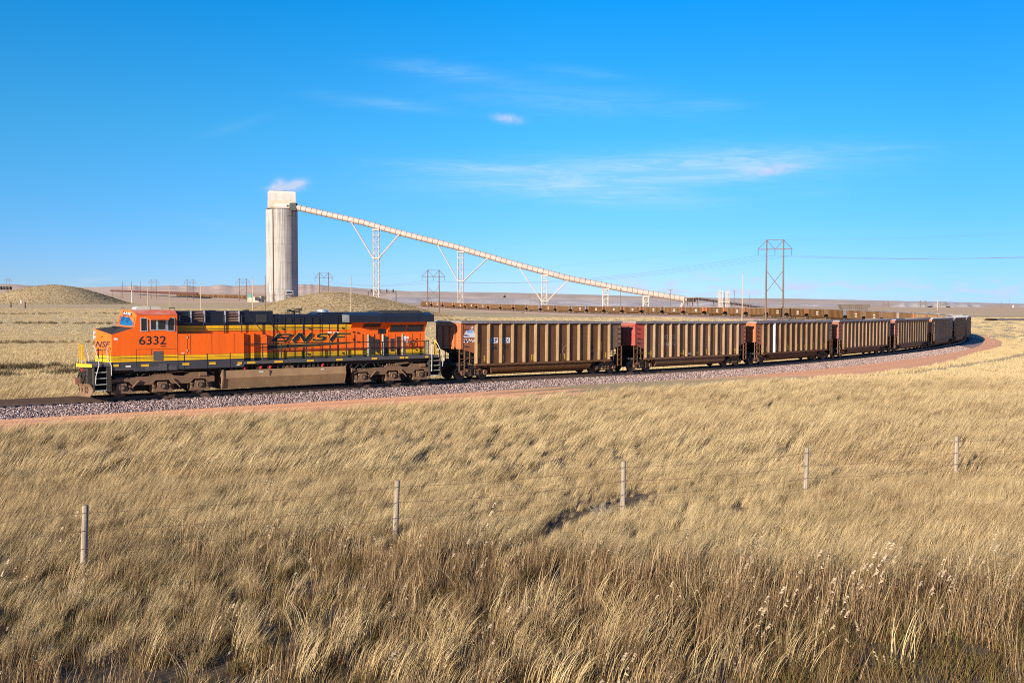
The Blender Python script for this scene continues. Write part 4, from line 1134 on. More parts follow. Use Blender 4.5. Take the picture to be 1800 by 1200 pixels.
def ridge(name, d, top, ybase, depth, mat, rough=0.0, rows=8, gully=0.0):
    """a bank rising from distance d to d+depth whose crest follows the list of (px, py)"""
    b = MB(); vs = []; x0, x1 = top[0][0], top[-1][0]; n = int((x1 - x0) / 3) + 2
    for i in range(rows + 4):
        for j in range(n):
            px = x0 + (x1 - x0) * j / (n - 1); py = lerp_table(top, px)
            u = min(1.0, i / rows)
            dd = d + depth * u + (0 if i <= rows else (i - rows) * depth * .8)
            crest = CAM_Z + (YH - py) / F_PX * (d + depth)
            base = min(terr((px - 900) / F_PX * d, d) - 1.5, CAM_Z + (YH - (ybase(px) if callable(ybase) else ybase)) / F_PX * d)
            e = u * u * (3 - 2 * u)
            z = base + (crest - base) * e - (0 if i <= rows else (i - rows) * (crest - base) * .25)
            if rough: z += rough * (crest - base) * .12 * fbm(px * .05, i * .6 + d) * math.sin(math.pi * u)
            if gully: z += gully * fbm(px * .17 + 3, u * 2.2 + d) * math.sin(math.pi * u)
            vs.append(((px - 900) / F_PX * dd, dd, z))
    fs = [(i * n + j, i * n + j + 1, (i + 1) * n + j + 1, (i + 1) * n + j) for i in range(rows + 3) for j in range(n - 1)]
    b.add(vs, fs); o = b.build(name, mat); tag(o, kind='structure'); o.data.polygons.foreach_set('use_smooth', [True] * len(o.data.polygons)); return o
ridge('hills', 3600, [(-260, 506), (-100, 503), (0, 499), (30, 500), (70, 503), (140, 505), (200, 504), (226, 503.875), (236, 501.675), (246, 503.325), (280, 502.775), (300, 501.675), (315, 502.775), (330, 501.675), (345, 503.875), (372, 502.775), (388, 500.575), (398, 501.125), (410, 502.775), (470, 500.575), (525, 500.575), (533, 499.475), (540, 500.575), (546, 499.475), (553, 501.125), (562, 500.3), (575, 502.225), (640, 507), (720, 512), (800, 514)], 519, 900, M['hill_pink'], .15)
ridge('plateau', 3400, [(560, 515), (640, 511), (720, 512), (900, 514.5), (1040, 518), (1100, 520), (1250, 523.5), (1400, 525), (1560, 528.5), (1700, 531.5), (1800, 534), (2100, 538)], lambda px: 524 + max(0, px - 700) * .012, 1200, M['plateau'], .3)
ridge('mine_cut', 2300, [(690, 522), (760, 523), (900, 525), (1060, 529), (1200, 530), (1300, 532), (1420, 534), (1500, 537), (1560, 541), (1800, 547), (2000, 548)], lambda px: 530 + max(0, px - 700) * .024, 300, M['mine_grey'], .8, gully=.25)
ridge('spoil_bank', 1500, [(1535, 548), (1556, 541), (1590, 531.5), (1640, 530.5), (1700, 533), (1722, 535), (1745, 545), (1760, 548)], lambda px: 551, 180, M['spoil'], .5, gully=2.2)
ridge('spoil_bank', 1400, [(1752, 552), (1780, 541), (1800, 536), (1900, 534), (2100, 536)], lambda px: 552, 150, M['spoil'], .5, gully=2.0)

# ================================================================== SILO
def mat_concrete():
    m, t, b = new_mat('silo_concrete'); co = t.coords('Object')
    st = t.noise(t.scale_vec(co, (.45, .45, .018)), 1.2, 6, .75); st2 = t.noise(t.scale_vec(co, (1.4, 1.4, .01)), 1.0, 4, .6); bl = t.noise(co, .06, 4, .6); hb = t.noise(t.scale_vec(co, (.01, .01, 1)), .5, 3, .6)
    c = t.mix(t.ramp(st, [(.36, (0,0,0)), (.62, (1,1,1))]), (.19, .168, .15, 1), (.41, .37, .325, 1))
    c = t.mix(t.math('MULTIPLY', t.ramp(st2, [(.52, (0,0,0)), (.72, (1,1,1))]), .55), c, (.095, .085, .08, 1))
    c = t.mix(t.math('MULTIPLY', t.ramp(bl, [(.42, (0,0,0)), (.7, (1,1,1))]), .5), c, (.42, .385, .34, 1))
    c = t.mix(t.math('MULTIPLY', t.ramp(hb, [(.56, (0,0,0)), (.68, (1,1,1))]), .25), c, (.14, .13, .125, 1))
    t.put(b.inputs['Base Color'], c); b.inputs['Roughness'].default_value = .9
    return m
M['concrete'] = mat_concrete()
M['clad'] = mat_dirty('headhouse_cladding', (.56, .52, .46), (.40, .31, .23), .35, .6, .12, stretch=(1, 1, .5))
M['clad_dark'] = mat_dirty('headhouse_stained', (.50, .42, .31), (.30, .22, .14), .5, .7, .3)
M['rusty'] = mat_dirty('rusty_steel', (.22, .13, .08), (.09, .06, .045), .5, .8, .3)
SD = 750.0
sx_ = (497 - 900) / F_PX * SD
zb = CAM_Z + (YH - 529.5) / F_PX * SD
pxm = SD / F_PX                                            # metres per photo pixel there
sz = lambda py: CAM_Z + (YH - py) / F_PX * SD
silo = empty('coal_silo', (sx_, SD, zb), math.atan2(sx_, SD) * -1)
tag(silo, 'tall grey concrete coal silo with a white headhouse, standing behind the grassy mound', 'silo')
Rs = 27 * pxm
H = sz(371) - zb
b = MB(); n = 96
def fl(t): return Rs * (1 - .010 * abs(math.sin(t * 7)))
vs = [(fl(2*math.pi*i/n) * math.cos(2*math.pi*i/n), fl(2*math.pi*i/n) * math.sin(2*math.pi*i/n), z) for z in (-4, H) for i in range(n)]
b.add(vs, [(i, (i + 1) % n, n + (i + 1) % n, n + i) for i in range(n)] + [tuple(range(n, 2 * n))])
b.build('shaft', M['concrete'], silo, 50)
b = MB()
for k, z in enumerate((H * .93, H * .62, H * .42, H * .25, H * .13)): b.tube((0, 0, z), (0, 0, z + .35), Rs * 1.004, 64)
b.build('band', M['concrete'], silo)
b = MB(); a = -Rs * .56; yy = -math.sqrt(Rs**2 - a*a)
b.tube((a, yy - .4, -2), (a, yy - .4, H + 1), .35, 8)
a2 = -Rs * .9; b.tube((a2, -math.sqrt(Rs**2 - a2*a2) - .3, 0), (a2, -math.sqrt(Rs**2 - a2*a2) - .3, H * .2), .15, 6)
b.build('downpipe', M['rusty'], silo)
b = MB()
for k in range(40):
    t = 2 * math.pi * k / 40; b.tube((Rs * math.cos(t), Rs * math.sin(t), H), (Rs * math.cos(t), Rs * math.sin(t), H + 1.6), .07, 4)
for z in (H + .8, H + 1.6): b.ring((0, 0, z), (0, 0, 1), Rs, .07, 40)
b.build('roof_railing', M['rusty'], silo)
hb0, hb1 = sz(369) - zb, sz(340) - zb
hw = 23.5 * pxm
b = MB(); b.prism([(-hw, hb0), (-hw, hb1 - 1.2), (-hw + 1.7, hb1 + .3), (hw - .4, hb1 + .0), (hw, hb1 - .6), (hw, hb0)], -8.5, 8.5, 'y', 0)
b.box(-hw - .03, hw + .03, -8.53, 8.53, hb0, hb0 + 6.3, 1)
for k in range(32): b.box(-hw + k * hw / 16, -hw + k * hw / 16 + .1, -8.6, -8.53, hb0 + 6.3, hb1 - 1.5, 0)
b.build('headhouse', [M['clad'], M['clad_dark']], silo)
b = MB(); b.box(-hw * .45, hw * .55, -11.2, -8.6, H + .6, H + 4.8); b.build('lower_annex', M['clad'], silo)
b = MB(); b.box(hw * .35, hw * .5, -11.26, -11.2, H + 2, H + 3.6); b.box(hw * .62, hw * .95, -9.2, -8.6, H + .3, H + 3.2); b.pieces('louvre', M['screen'], silo, 'each')
b = MB()
for k in range(18):
    x = -hw + 2.3 + k * (2 * hw - 4) / 17; b.tube((x, -3, hb1), (x, -3, hb1 + 1.2), .08, 4)
b.path([(-hw + 2.3, -3, hb1 + 1.2), (hw - 1.7, -3, hb1 + 1.0)], .1, 4)
for x in (-hw * .5, hw * .2): b.tube((x, 0, hb1), (x, 0, hb1 + 3), .12, 5)
b.build('ridge_railing', M['rusty'], silo)
b = MB(); b.box(Rs * .22, Rs * .62, -Rs - .8, -Rs * .7, 5.5, 8.6); b.box(Rs * .18, Rs * .66, -Rs - 1, -Rs * .7, 8.6, 8.9); b.build('control_room', M['silver'], silo)
b = MB(); b.box(Rs * .25, Rs * .6, -Rs - .86, -Rs - .8, 6.2, 8.0); b.build('control_window', M['glass'], silo)
b = MB()
for x in (.12, .3, .5, .7): b.tube((Rs * x, -Rs * .98 - 1, -1), (Rs * x, -Rs * .98 - 1, 9), .16, 5)
for x in (-.8, -.65, -.5): b.tube((Rs * x, -Rs * .9, -1), (Rs * x, -Rs * .9, 7), .12, 5)
b.tube((-Rs * .8, -Rs * .9, 4), (-Rs * .4, -Rs * .95, 0), .12, 5); b.tube((-Rs * .95, -Rs * .8, 5), (0, -Rs * 1.02, 5), .1, 5)
b.build('stair_frame', M['rusty'], silo)

# ================================================================== CONVEYOR
CD = 742.0
M['tube'] = mat_dirty('conveyor_cream', (.44, .365, .31), (.33, .25, .20), .4, .5, .08, stretch=(1, 1, 1))
M['lattice'] = mat_dirty('cream_steel', (.46, .39, .33), (.34, .24, .17), .4, .6, .3)
cv = empty('conveyor', at_px(523, CD, 365)); tag(cv, 'long cream tubular conveyor sloping down from the silo headhouse', 'conveyor')
O = cv.location.copy()
def CP(px, py, dy=0.0): return at_px(px, CD, py) - O + Vector((0, dy, 0))
axis = [(523, 365.5), (640, 392), (700, 409), (800, 434), (900, 463), (1000, 489.5), (1100, 509), (1206, 526)]
def axis_y(px): return lerp_table(axis, px)
b = MB(); rt = 2.5
for a, c in zip(axis, axis[1:]):
    b.tube(CP(*a), CP(*c), rt, 18)
px = 531
while px < 1204:
    p, q = CP(px, axis_y(px)), CP(px + 1, axis_y(px + 1)); d = (q - p).normalized()
    b.tube(p - d * .16, p + d * .16, rt + .12, 18, mi=1); px += 9.2
b.build('gallery', [M['tube'], M['rusty']], cv, 40)
b = MB(); b.box(-5.0, .2, -2.8, 2.8, -3.0, 3.2); b.build('head_chute', M['screen'], cv)
b = MB()
for a, c in zip(axis, axis[1:]): b.bar(CP(a[0], a[1], -rt * .75) - Vector((0, 0, rt * .85)), CP(c[0], c[1], -rt * .75) - Vector((0, 0, rt * .85)), .35, .35); b.bar(CP(a[0], a[1], rt * .75) - Vector((0, 0, rt * .85)), CP(c[0], c[1], rt * .75) - Vector((0, 0, rt * .85)), .35, .35)
b.pieces('side_beam', M['rusty'], cv, 'side')
towers = [(662, 'tallest conveyor tower, nearest the silo, with two raking arms', 500, 620, 701, 454), (810, 'conveyor tower of middle height with two raking arms near the mid pylon', 500, 771, 856, 494), (957, 'conveyor tower with long arms spread in a V to its foot', 500, 914, 997, 529), (1064, 'short plain lattice tower under the lower conveyor', 0, 0, 0, 0), (1135, 'shortest plain lattice tower near the low end of the conveyor', 0, 0, 0, 0)]
for px, lab, arm, al, ar, ay in towers:
    g = at_px(px, CD); zt = at_px(px, CD, axis_y(px)).z - rt - .5
    base = Vector((g.x, CD, g.z - .5)); Ht = zt - base.z
    T = empty('conveyor_tower', base); tag(T, lab, 'conveyor tower', 'towers carrying the conveyor')
    wx, wy = 2.15, 1.9
    b = MB()
    for sx in (-1, 1):
        for sy in (-1, 1): b.tube((sx * wx, sy * wy, 0), (sx * wx, sy * wy, Ht), .36, 6)
    b.pieces('column', M['lattice'], T)
    b = MB(); nn = max(2, int(Ht / 4.6)); hh = Ht / nn
    for i in range(nn):
        for sy in (-1, 1):
            x = 1 if i % 2 else -1
            b.tube((-x * wx, sy * wy, i * hh), (x * wx, sy * wy, (i + 1) * hh), .19, 5); b.tube((-wx, sy * wy, i * hh), (wx, sy * wy, i * hh), .16, 5)
        for sx in (-1, 1): b.tube((sx * wx, -wy, i * hh), (sx * wx, wy, (i + 1) * hh), .16, 5)
    b.build('lattice', M['lattice'], T)
    b = MB(); b.box(-2.9, 2.9, -2.4, 2.4, Ht - .6, Ht + .5); b.box(-2.6, 2.6, -2.3, 2.3, Ht - 5.2, Ht - 4.6); b.build('cap_beam', M['lattice'], T)
    if arm:
        zz = at_px(px, CD, ay).z - base.z
        b = MB(); b.box(-3.1, 3.1, -2.4, 2.4, zz - .45, zz + .45)
        b.build('bracket', M['lattice'], T)
        for ax in (al, ar):
            e = at_px(ax, CD, axis_y(ax)) - base - Vector((0, 0, rt)); f = Vector((math.copysign(2.4, ax - px), 0, zz))
            b = MB()
            for sy in (-1, 1): b.tube(f + Vector((0, sy * 1.6, 0)), e + Vector((0, sy * 1.6, 0)), .42, 7)
            b.box(e.x - .8, e.x + .8, -2.4, 2.4, e.z - .7, e.z + .2)
            b.build('raking_arm', M['lattice'], T)
# transfer frame and lower open conveyor
g = at_px(1214, CD); tr = empty('transfer_station', g); tag(tr, 'open steel transfer frame at the low end of the cream conveyor', 'transfer station')
b = MB()
hz = at_px(1214, CD, 524).z - g.z
for x in (-6, -2, 2, 6):
    for y in (-3, 3): b.tube((x, y, -.5), (x, y, hz), .28, 5)
for z in (hz, hz * .55):
    for y in (-3, 3): b.bar((-6.4, y, z), (6.4, y, z), .4, .5)
    b.box(-6.4, 6.4, -3, 3, z - .1, z + .05)
b.build('frame', M['rusty'], tr)
b = MB(); b.tube((-9, -3, -.5), (-5.5, -2.5, hz * .8), .35, 6); b.tube((-9, 3, -.5), (-5.5, 2.5, hz * .8), .35, 6); b.box(-6.8, -5.8, -2.8, 2.8, hz * .5, hz + 1.2); b.build('brace', M['lattice'], tr)
b = MB(); b.box(-4, 4, -2, 2, hz * .6, hz * .95); b.build('chute', M['screen'], tr)
lc = empty('lower_conveyor', at_px(1222, CD, 526)); tag(lc, 'dark open truss conveyor descending from the transfer frame', 'conveyor')
O2 = lc.location.copy(); e2 = at_px(1345, CD + 60, 543) - O2
b = MB()
for sy in (-1.4, 1.4):
    for dz in (0, 1.7): b.bar(Vector((0, sy, dz)), e2 + Vector((0, sy, dz)), .3, .3)
    for i in range(24):
        p, q = e2 * (i / 24), e2 * ((i + 1) / 24); b.bar(p + Vector((0, sy, 0)), q + Vector((0, sy, 1.7)), .2, .2); b.bar(p + Vector((0, sy, 0)), p + Vector((0, sy, 1.7)), .2, .2)
b.build('truss', M['rusty'], lc)
b = MB(); b.bar(Vector((0, 0, .7)), e2 + Vector((0, 0, .7)), 2.4, .5); b.build('belt', M['screen'], lc)
b = MB()
for i in (6, 12, 18):
    p = e2 * (i / 24)
    for sy in (-1.4, 1.4): b.tube(p + Vector((0, sy, 0)), p + Vector((0, sy, -7)), .22, 5)
b.build('trestle', M['rusty'], lc)
# white lattice tower
g = at_px(1272, 735); lt = empty('lattice_tower', g); tag(lt, 'white lattice tower standing beside the lower dark conveyor', 'tower')
hz = at_px(1272, 735, 510).z - g.z
b = MB()
for x, hx in ((-4.2, 1), (-1.6, .97), (1.2, .9), (4.0, .96)):
    for y in (-2, 2): b.tube((x, y, -.5), (x, y, hz * hx), .25, 5)
b.pieces('column', M['lattice'], lt)
b = MB(); nn = 7
for i in range(nn):
    z0, z1 = hz * .93 * i / nn, hz * .93 * (i + 1) / nn
    for y in (-2, 2):
        for xa, xb in ((-4.2, -1.6), (1.2, 4.0)):
            b.tube((xa, y, z0), (xb, y, z1), .15, 4); b.tube((xa, y, z1), (xb, y, z1), .15, 4); b.tube((xb, y, z0), (xa, y, z1), .12, 4)
b.pieces('lattice', M['lattice'], lt, lambda q: q[0] > 0)
b = MB(); b.box(-4.4, -1.4, -2.2, 2.2, hz * .9, hz * .94); b.box(-4.4, 4.2, -2.2, 2.2, hz * .3, hz * .34); b.build('platform', M['lattice'], lt)

# ================================================================== PYLONS AND WIRES
M['pole'] = mat_dirty('weathered_pole', (.17, .11, .07), (.09, .06, .042), .5, .85, .6, stretch=(1, 1, .1))
M['pole_far'] = M['pole']
M['wire'] = mat_dirty('conductor', (.10, .09, .09), amt=.1)
def pylon(px, d, py_top, py_base, yaw, label, gap=6.1, arm=12.6, grp='wooden H-frame pylons of the power line', ground_z=None):
    p = at_px(px, d); z0 = p.z
    zt = at_px(px, d, py_top).z; Hh = zt - z0
    o = empty('pylon', p, R_(yaw)); tag(o, label, 'pylon', grp)
    for sx in (-1, 1):
        b = MB(); b.tube((sx * gap / 2 * 1.04, 0, -1), (sx * gap / 2, 0, Hh), .36, 8, .26); b.build('pole', M['pole'], o)
    za = Hh - 3.6
    b = MB(); b.bar((-arm / 2, .3, za), (arm / 2, .3, za), .28, .34); b.build('crossarm', M['pole'], o)
    b = MB(); b.bar((-gap / 2, -.2, Hh - .15), (gap / 2, -.2, Hh - .15), .16, .18)
    for sx in (-1, 1):
        b.tube((sx * gap / 2, .25, Hh - .2), (sx * arm / 2, .3, za), .13, 5); b.tube((sx * gap / 2, .25, Hh - .2), (0, .3, za), .13, 5)
    b.build('brace', M['pole'], o)
    b = MB(); b.bar((-gap / 2, .25, Hh * .36), (gap / 2, .25, Hh * .62), .22, .24); b.bar((-gap / 2, -.25, Hh * .62), (gap / 2, -.25, Hh * .36), .22, .24); b.build('cross_brace', M['pole'], o)
    ins = []
    for x in (-arm / 2 + .2, 0, arm / 2 - .2):
        b = MB(); b.tube((x, .3, za - .15), (x, .3, za - 2.3), .05, 5)
        for k in range(8): b.tube((x, .3, za - .5 - k * .22), (x, .3, za - .6 - k * .22), .14, 7)
        b.build('insulator', M['screen'], o); ins.append(Vector((x, .3, za - 2.3)))
    ins += [Vector((-gap / 2, 0, Hh)), Vector((gap / 2, 0, Hh))]
    rot = Matrix.Rotation(R_(yaw), 3, 'Z')
    return [rot @ q + p for q in ins]
line = []
line.append(pylon(1361, 332, 421.5, 556, -9, 'tallest wooden H-frame pylon, standing right of the conveyor before the far coal cars'))
line.append(pylon(762, 478, 474.5, 547, 6, 'wooden H-frame pylon between the first two conveyor towers'))
line.append(pylon(570, 616, 479, 520, 8, 'wooden H-frame pylon showing above the mound right of the silo'))
line.append(pylon(427.5, 790, 489.5, 523, 10, 'wooden H-frame pylon just left of the silo'))
line.append(pylon(335, 960, 491, 517, 14, 'wooden H-frame pylon above the locomotive cab, right of two alike'))
line.append(pylon(271, 1150, 491.5, 514, 16, 'wooden H-frame pylon above the locomotive cab, between the flat bar pylon and another'))
pylon(15.5, 1650, 489.5, 507, 10, 'lone small pylon at the far left above the mound')
pylon(1557, 1050, 530, 546, 0, 'small pale pylon before the mine, left of the spoil bank', 5.5, 9, 'small pylons in front of the mine')
pylon(1622, 900, 528, 546, 0, 'small pylon in front of the middle of the spoil bank', 5.5, 9, 'small pylons in front of the mine')
pylon(1657, 880, 530, 549, 0, 'small pylon just right of the tall pole before the spoil bank', 5.5, 9, 'small pylons in front of the mine')
pylon(940, 1300, 516, 530, 0, 'small dark pylon beside the V-legged conveyor tower', 14, 19, 'small pylons in front of the mine')
# flat three-pole structure
p = at_px(232, 1180); o = empty('pylon', p, R_(14)); tag(o, 'three-pole pylon with a single flat crossbar, left above the cab', 'pylon', 'wooden H-frame pylons of the power line')
Hh = at_px(232, 1180, 495).z - p.z
for x in (-11, 0, 11):
    b = MB(); b.tube((x, 0, -1), (x, 0, Hh), .42, 6, .3); b.build('pole', M['pole'], o)
b = MB(); b.bar((-13.5, .4, Hh * .72), (13.5, .4, Hh * .72), .4, .45); b.build('crossarm', M['pole'], o)
nxt = [q + Vector((145, -155, 1.0)) for q in line[0]]
names = ['conductor hung from the crossarm ends nearer the locomotive', 'conductor hung from the middle of the pylon crossarms', 'conductor hung from the crossarm ends nearer the coal mine', 'thin shield wire along the pole tops nearer the locomotive', 'thin shield wire along the pole tops nearer the mine']
sup = [nxt] + line
for w in range(5):
    b = MB()
    for A_, B_ in zip(sup, sup[1:]):
        a, c = A_[w], B_[w]; sag = (5.0 if w < 3 else 3.6) * ((c - a).length / 210) ** 2; n = 26
        b.path([a.lerp(c, i / n) - Vector((0, 0, sag * 4 * (i / n) * (1 - i / n))) for i in range(n + 1)], .036 if w < 3 else .014, 4)
    o = b.build('power_cable', M['wire']); tag(o, names[w], 'cable', 'overhead wires between the pylons')

# ---- single poles: px, distance, top, label
def pole(px, d, ptop, label, arm=0, mat=None, rad=.17, cat='pole'):
    p = at_px(px, d); o = empty('utility_pole', p); tag(o, label, cat, 'single wooden poles')
    Hh = at_px(px, d, ptop).z - p.z
    b = MB(); b.tube((0, 0, -1), (.012 * Hh, 0, Hh), rad, 8, rad * .65); b.build('pole', mat or M['pole'], o)
    b = MB()
    if arm: b.bar((-arm / 2 + .012 * Hh, .2, Hh - .6), (arm / 2 + .012 * Hh, .2, Hh - .6), .16, .18); b.bar((-arm / 4 + .012 * Hh, .2, Hh - .65), (.012 * Hh, .2, Hh - 1.8), .08, .08)
    else: b.tube((.012 * Hh, 0, Hh), (.012 * Hh, 0, Hh + .35), .06, 6); b.tube((.012 * Hh - .2, 0, Hh - .5), (.012 * Hh + .3, 0, Hh - .3), .05, 5)
    b.build('crossarm' if arm else 'insulator', M['pole'], o)
    return o
M['pole_light'] = mat_dirty('pale_pole', (.46, .33, .22), (.3, .2, .13), .5, .85, .6, stretch=(1, 1, .1))
pole(1304, 300, 480, 'bare wooden pole left of the tallest pylon', mat=M['pole_light'])
pole(617, 285, 488, 'bare pale pole before the right half of the mound', mat=M['pole_light'])
pole(466, 300, 485, 'dark bare pole touching the left edge of the silo')
pole(444, 300, 488, 'pale bare pole left of the silo beside the small building', mat=M['pole_light'])
pole(353, 350, 500, 'pale pole rising behind the front of the hood', mat=M['pole_light'])
pole(298, 400, 503, 'slim pole rising behind the cab roof', mat=M['pole_light'])
pole(260, 480, 504, 'slim pole rising behind the front of the cab roof', mat=M['pole_light'])
pole(213, 640, 511, 'short dark pole left of the white pole', rad=.22)
pole(232.5, 660, 510, 'short white pole in the field left of the cab', mat=M['white'], rad=.3)
pole(198, 700, 512, 'short dark pole at the right foot of the left mound', rad=.2)
pole(1090, 690, 506, 'thin pole under the lower conveyor, between the two short towers', rad=.25)
pole(1178, 690, 508, 'thin pole with a short crossarm before the low end of the conveyor', 3.5, rad=.25)
pole(1290, 640, 510.5, 'thin pole with a short crossarm right of the white lattice tower', 4, rad=.25)
pole(1317, 560, 518, 'thin short pole between the bare pole and the tallest pylon', rad=.16)
pole(1647, 620, 525, 'pale pole before the spoil bank', mat=M['pole_light'], rad=.25)
pole(1759, 700, 530, 'thin pole at the right end of the mine beside the white dozers', rad=.2)
pole(1773, 900, 527, 'thin pole right of the two white dozers', rad=.2)

# ---- signal gantry
g = at_px(672, 870); sg = empty('signal_gantry', g); tag(sg, 'dark railway signal gantry spanning beside the tallest conveyor tower', 'signal gantry')
w2 = 24.5 / F_PX * 870; hz = at_px(672, 870, 512).z - g.z
b = MB()
for sx in (-1, 1):
    for y in (-.7, .7): b.tube((sx * w2, y, -1), (sx * w2, y, hz), .22, 5)
b.pieces('post', M['under'], sg)
b = MB()
for z in (hz, hz - 2.0):
    for y in (-.7, .7): b.bar((-w2, y, z), (w2, y, z), .25, .25)
for i in range(16):
    x = -w2 + i * w2 / 8; b.bar((x, -.7, hz - 2), (x + w2 / 8, -.7, hz), .15, .15)
b.build('bridge', M['under'], sg)
for x in (-w2 * .75, -w2 * .15, w2 * .35, w2 * .8):
    b = MB(); b.box(x - .5, x + .5, -1.3, -.9, hz - 1.2, hz + 2.2)
    for z in (hz - .6, hz + .5, hz + 1.6): b.tube((x, -1.3, z), (x, -1.7, z), .36, 8)
    b.build('signal_head', M['ink'], sg)
# ---- small building and cabinet left of the silo
g = at_px(452, 700); bd = empty('small_building', g); tag(bd, 'small flat-roofed beige building left of the silo', 'building')
k_ = 700 / F_PX; zt = at_px(452, 700, 521.5).z - g.z
b = MB(); b.box(-14 * k_, 10 * k_, -4, 4, -1, zt); b.build('wall', mat_dirty('beige_render', (.52, .40, .29), (.4, .3, .2), .3), bd)
b = MB(); b.box(-14.6 * k_, 10.6 * k_, -4.4, 4.4, zt, zt + .5); b.build('roof', M['rusty'], bd)
b = MB(); b.box(3, 4.2, -4.06, -4, -.5, 1.8); b.build('door', M['screen'], bd)
g = at_px(440, 690); tb = empty('teal_cabinet', g); tag(tb, 'teal box on legs beside the small beige building', 'cabinet')
b = MB(); z = at_px(440, 690, 523).z - g.z; b.box(-1.6, 1.6, -1.2, 1.2, z, z + 2.3); b.build('box', mat_dirty('teal_paint', (.03, .24, .19), amt=.3), tb)
b = MB()
for x in (-1.4, 1.4):
    for y in (-1, 1): b.tube((x, y, -.5), (x, y, z), .12, 5)
b.pieces('leg', M['rusty'], tb)
# ---- flared bin behind the curve
M['bin'] = mat_dirty('bin_grey_rust', (.15, .12, .10), (.10, .06, .04), .6, .8, .5)
d = 455; k_ = d / F_PX; g = at_px(1500, d); fb = empty('flared_bin', g); tag(fb, 'rusty ribbed steel bin with flared ends behind the far coal cars', 'bin')
z1, z0 = at_px(1500, d, 535.5).z - g.z, at_px(1500, d, 548).z - g.z
hx, hx2 = 25 * k_, 20 * k_
b = MB()
b.add([(-hx, -2.2, z1), (hx, -2.2, z1), (hx, 2.2, z1), (-hx, 2.2, z1), (-hx2, -1.9, z0), (hx2, -1.9, z0), (hx2, 1.9, z0), (-hx2, 1.9, z0), (-hx + .1, -2.1, z1), (hx - .1, -2.1, z1), (hx - .1, 2.1, z1), (-hx + .1, 2.1, z1)],
      [(0, 1, 5, 4), (1, 2, 6, 5), (2, 3, 7, 6), (3, 0, 4, 7), (4, 5, 6, 7), (0, 1, 9, 8), (1, 2, 10, 9), (2, 3, 11, 10), (3, 0, 8, 11)])
for i in range(13):
    t = i / 12; b.bar((-hx2 + 2 * hx2 * t, -2.0, z0), (-hx2 + 2 * hx2 * t, -2.25, z1 - .2), .28, .28)
b.bar((-hx, -2.25, z1), (hx, -2.25, z1), .3, .35)
b.build('hopper', M['bin'], fb)
b = MB()
for x in (-hx2 * .8, 0, hx2 * .8):
    for y in (-1.6, 1.6): b.tube((x, y, -1), (x, y, z0), .2, 6)
b.pieces('leg', M['rusty'], fb)
# ---- white mine machines, dark haul trucks, far sheds
for px, py, lab in ((1758, 547, 'white dozer before the mine bank, left of two'), (1776, 547, 'white dozer with raised arm before the mine bank, right of two')):
    p = at_px(px, 980, py); o = empty('dozer', p, .2); tag(o, lab, 'dozer')
    b = MB(); b.prism([(-2.6, .8), (2.4, .8), (2.6, 1.8), (1.0, 2.0), (.8, 3.6), (-.9, 3.8), (-1.2, 2.4), (-2.6, 2.2)], -1.4, 1.4); b.build('body', M['white'], o)
    b = MB(); b.prism([(-2.8, .1), (2.6, .1), (3.0, .7), (2.4, 1.1), (-2.6, 1.1), (-3.1, .7)], -1.9, -1.35); b.prism([(-2.8, .1), (2.6, .1), (3.0, .7), (2.4, 1.1), (-2.6, 1.1), (-3.1, .7)], 1.35, 1.9); b.pieces('crawler', M['under'], o, 'side')
    if px > 1770:
        b = MB(); b.tube((1.5, 0, 1.5), (3.4, 0, 6.8), .35, 6); b.tube((3.4, 0, 6.8), (3.9, 0, 3.2), .28, 6); b.build('arm', M['white'], o)
    else:
        b = MB(); b.box(3.2, 3.5, -2, 2, .2, 1.8); b.bar((2, -1.2, .8), (3.3, -1.2, .8), .2, .3); b.bar((2, 1.2, .8), (3.3, 1.2, .8), .2, .3); b.build('blade', M['white'], o)
for i, (px, d, py, lab) in enumerate(((1523, 800, 541, 'dark haul truck right of the flared bin'), (1634, 900, 542, 'dark haul truck at the foot of the spoil bank, left of two'), (1666, 1000, 542, 'dark haul truck at the foot of the spoil bank, right of two'), (887, 1500, 524, 'dark dragline machine on the plain beyond the conveyor'))):
    p = at_px(px, d, py); o = empty('haul_truck' if i < 3 else 'dragline', p, .3 * i); o.scale = (.7, .7, .7); tag(o, lab, 'truck' if i < 3 else 'dragline')
    b = MB()
    if i < 3:
        b.prism([(-2.9, 1.6), (2.0, 1.4), (3.4, 3.4), (2.0, 3.6), (-2.6, 3.2)], -1.7, 1.7); b.box(1.8, 3.2, -1.4, 1.4, 1.0, 2.6); b.build('body', M['ink'], o)
        b = MB()
        for x in (-1.6, 2.2):
            for y in (-1.5, 1.5): b.disc((x, y, .9), (0, 1, 0), .9, .7, 14)
        b.pieces('wheel', M['under'], o)
    else:
        b.box(-3, 2, -2, 2, 1.0, 5); b.prism([(-2, 5), (1, 5), (1.5, 6.5), (-1, 7)], -1, 1); b.build('house', M['under'], o)
        b = MB(); b.bar((1.5, 0, 3), (4.5, 0, 11), .5, .5); b.build('boom', M['under'], o)
for k_, (px, wd) in enumerate(((2, 5), (8, 3), (13, 4), (19, 3))):
    p = at_px(px, 2600, 507.5); o = empty('shed', p); tag(o, f'tiny dark shed at the far left edge, {ordinal(k_ + 1)} from the left', 'shed', 'tiny sheds under the far hills')
    w_ = wd / F_PX * 2600 / 2
    b = MB(); b.box(-w_, w_, -5, 5, -3, 4.5); b.build('wall', M['under'], o)
    b = MB(); b.prism([(-w_ - .4, 4.5), (0, 7), (w_ + .4, 4.5)], -5.4, 5.4); b.build('roof', M['wheel'], o)
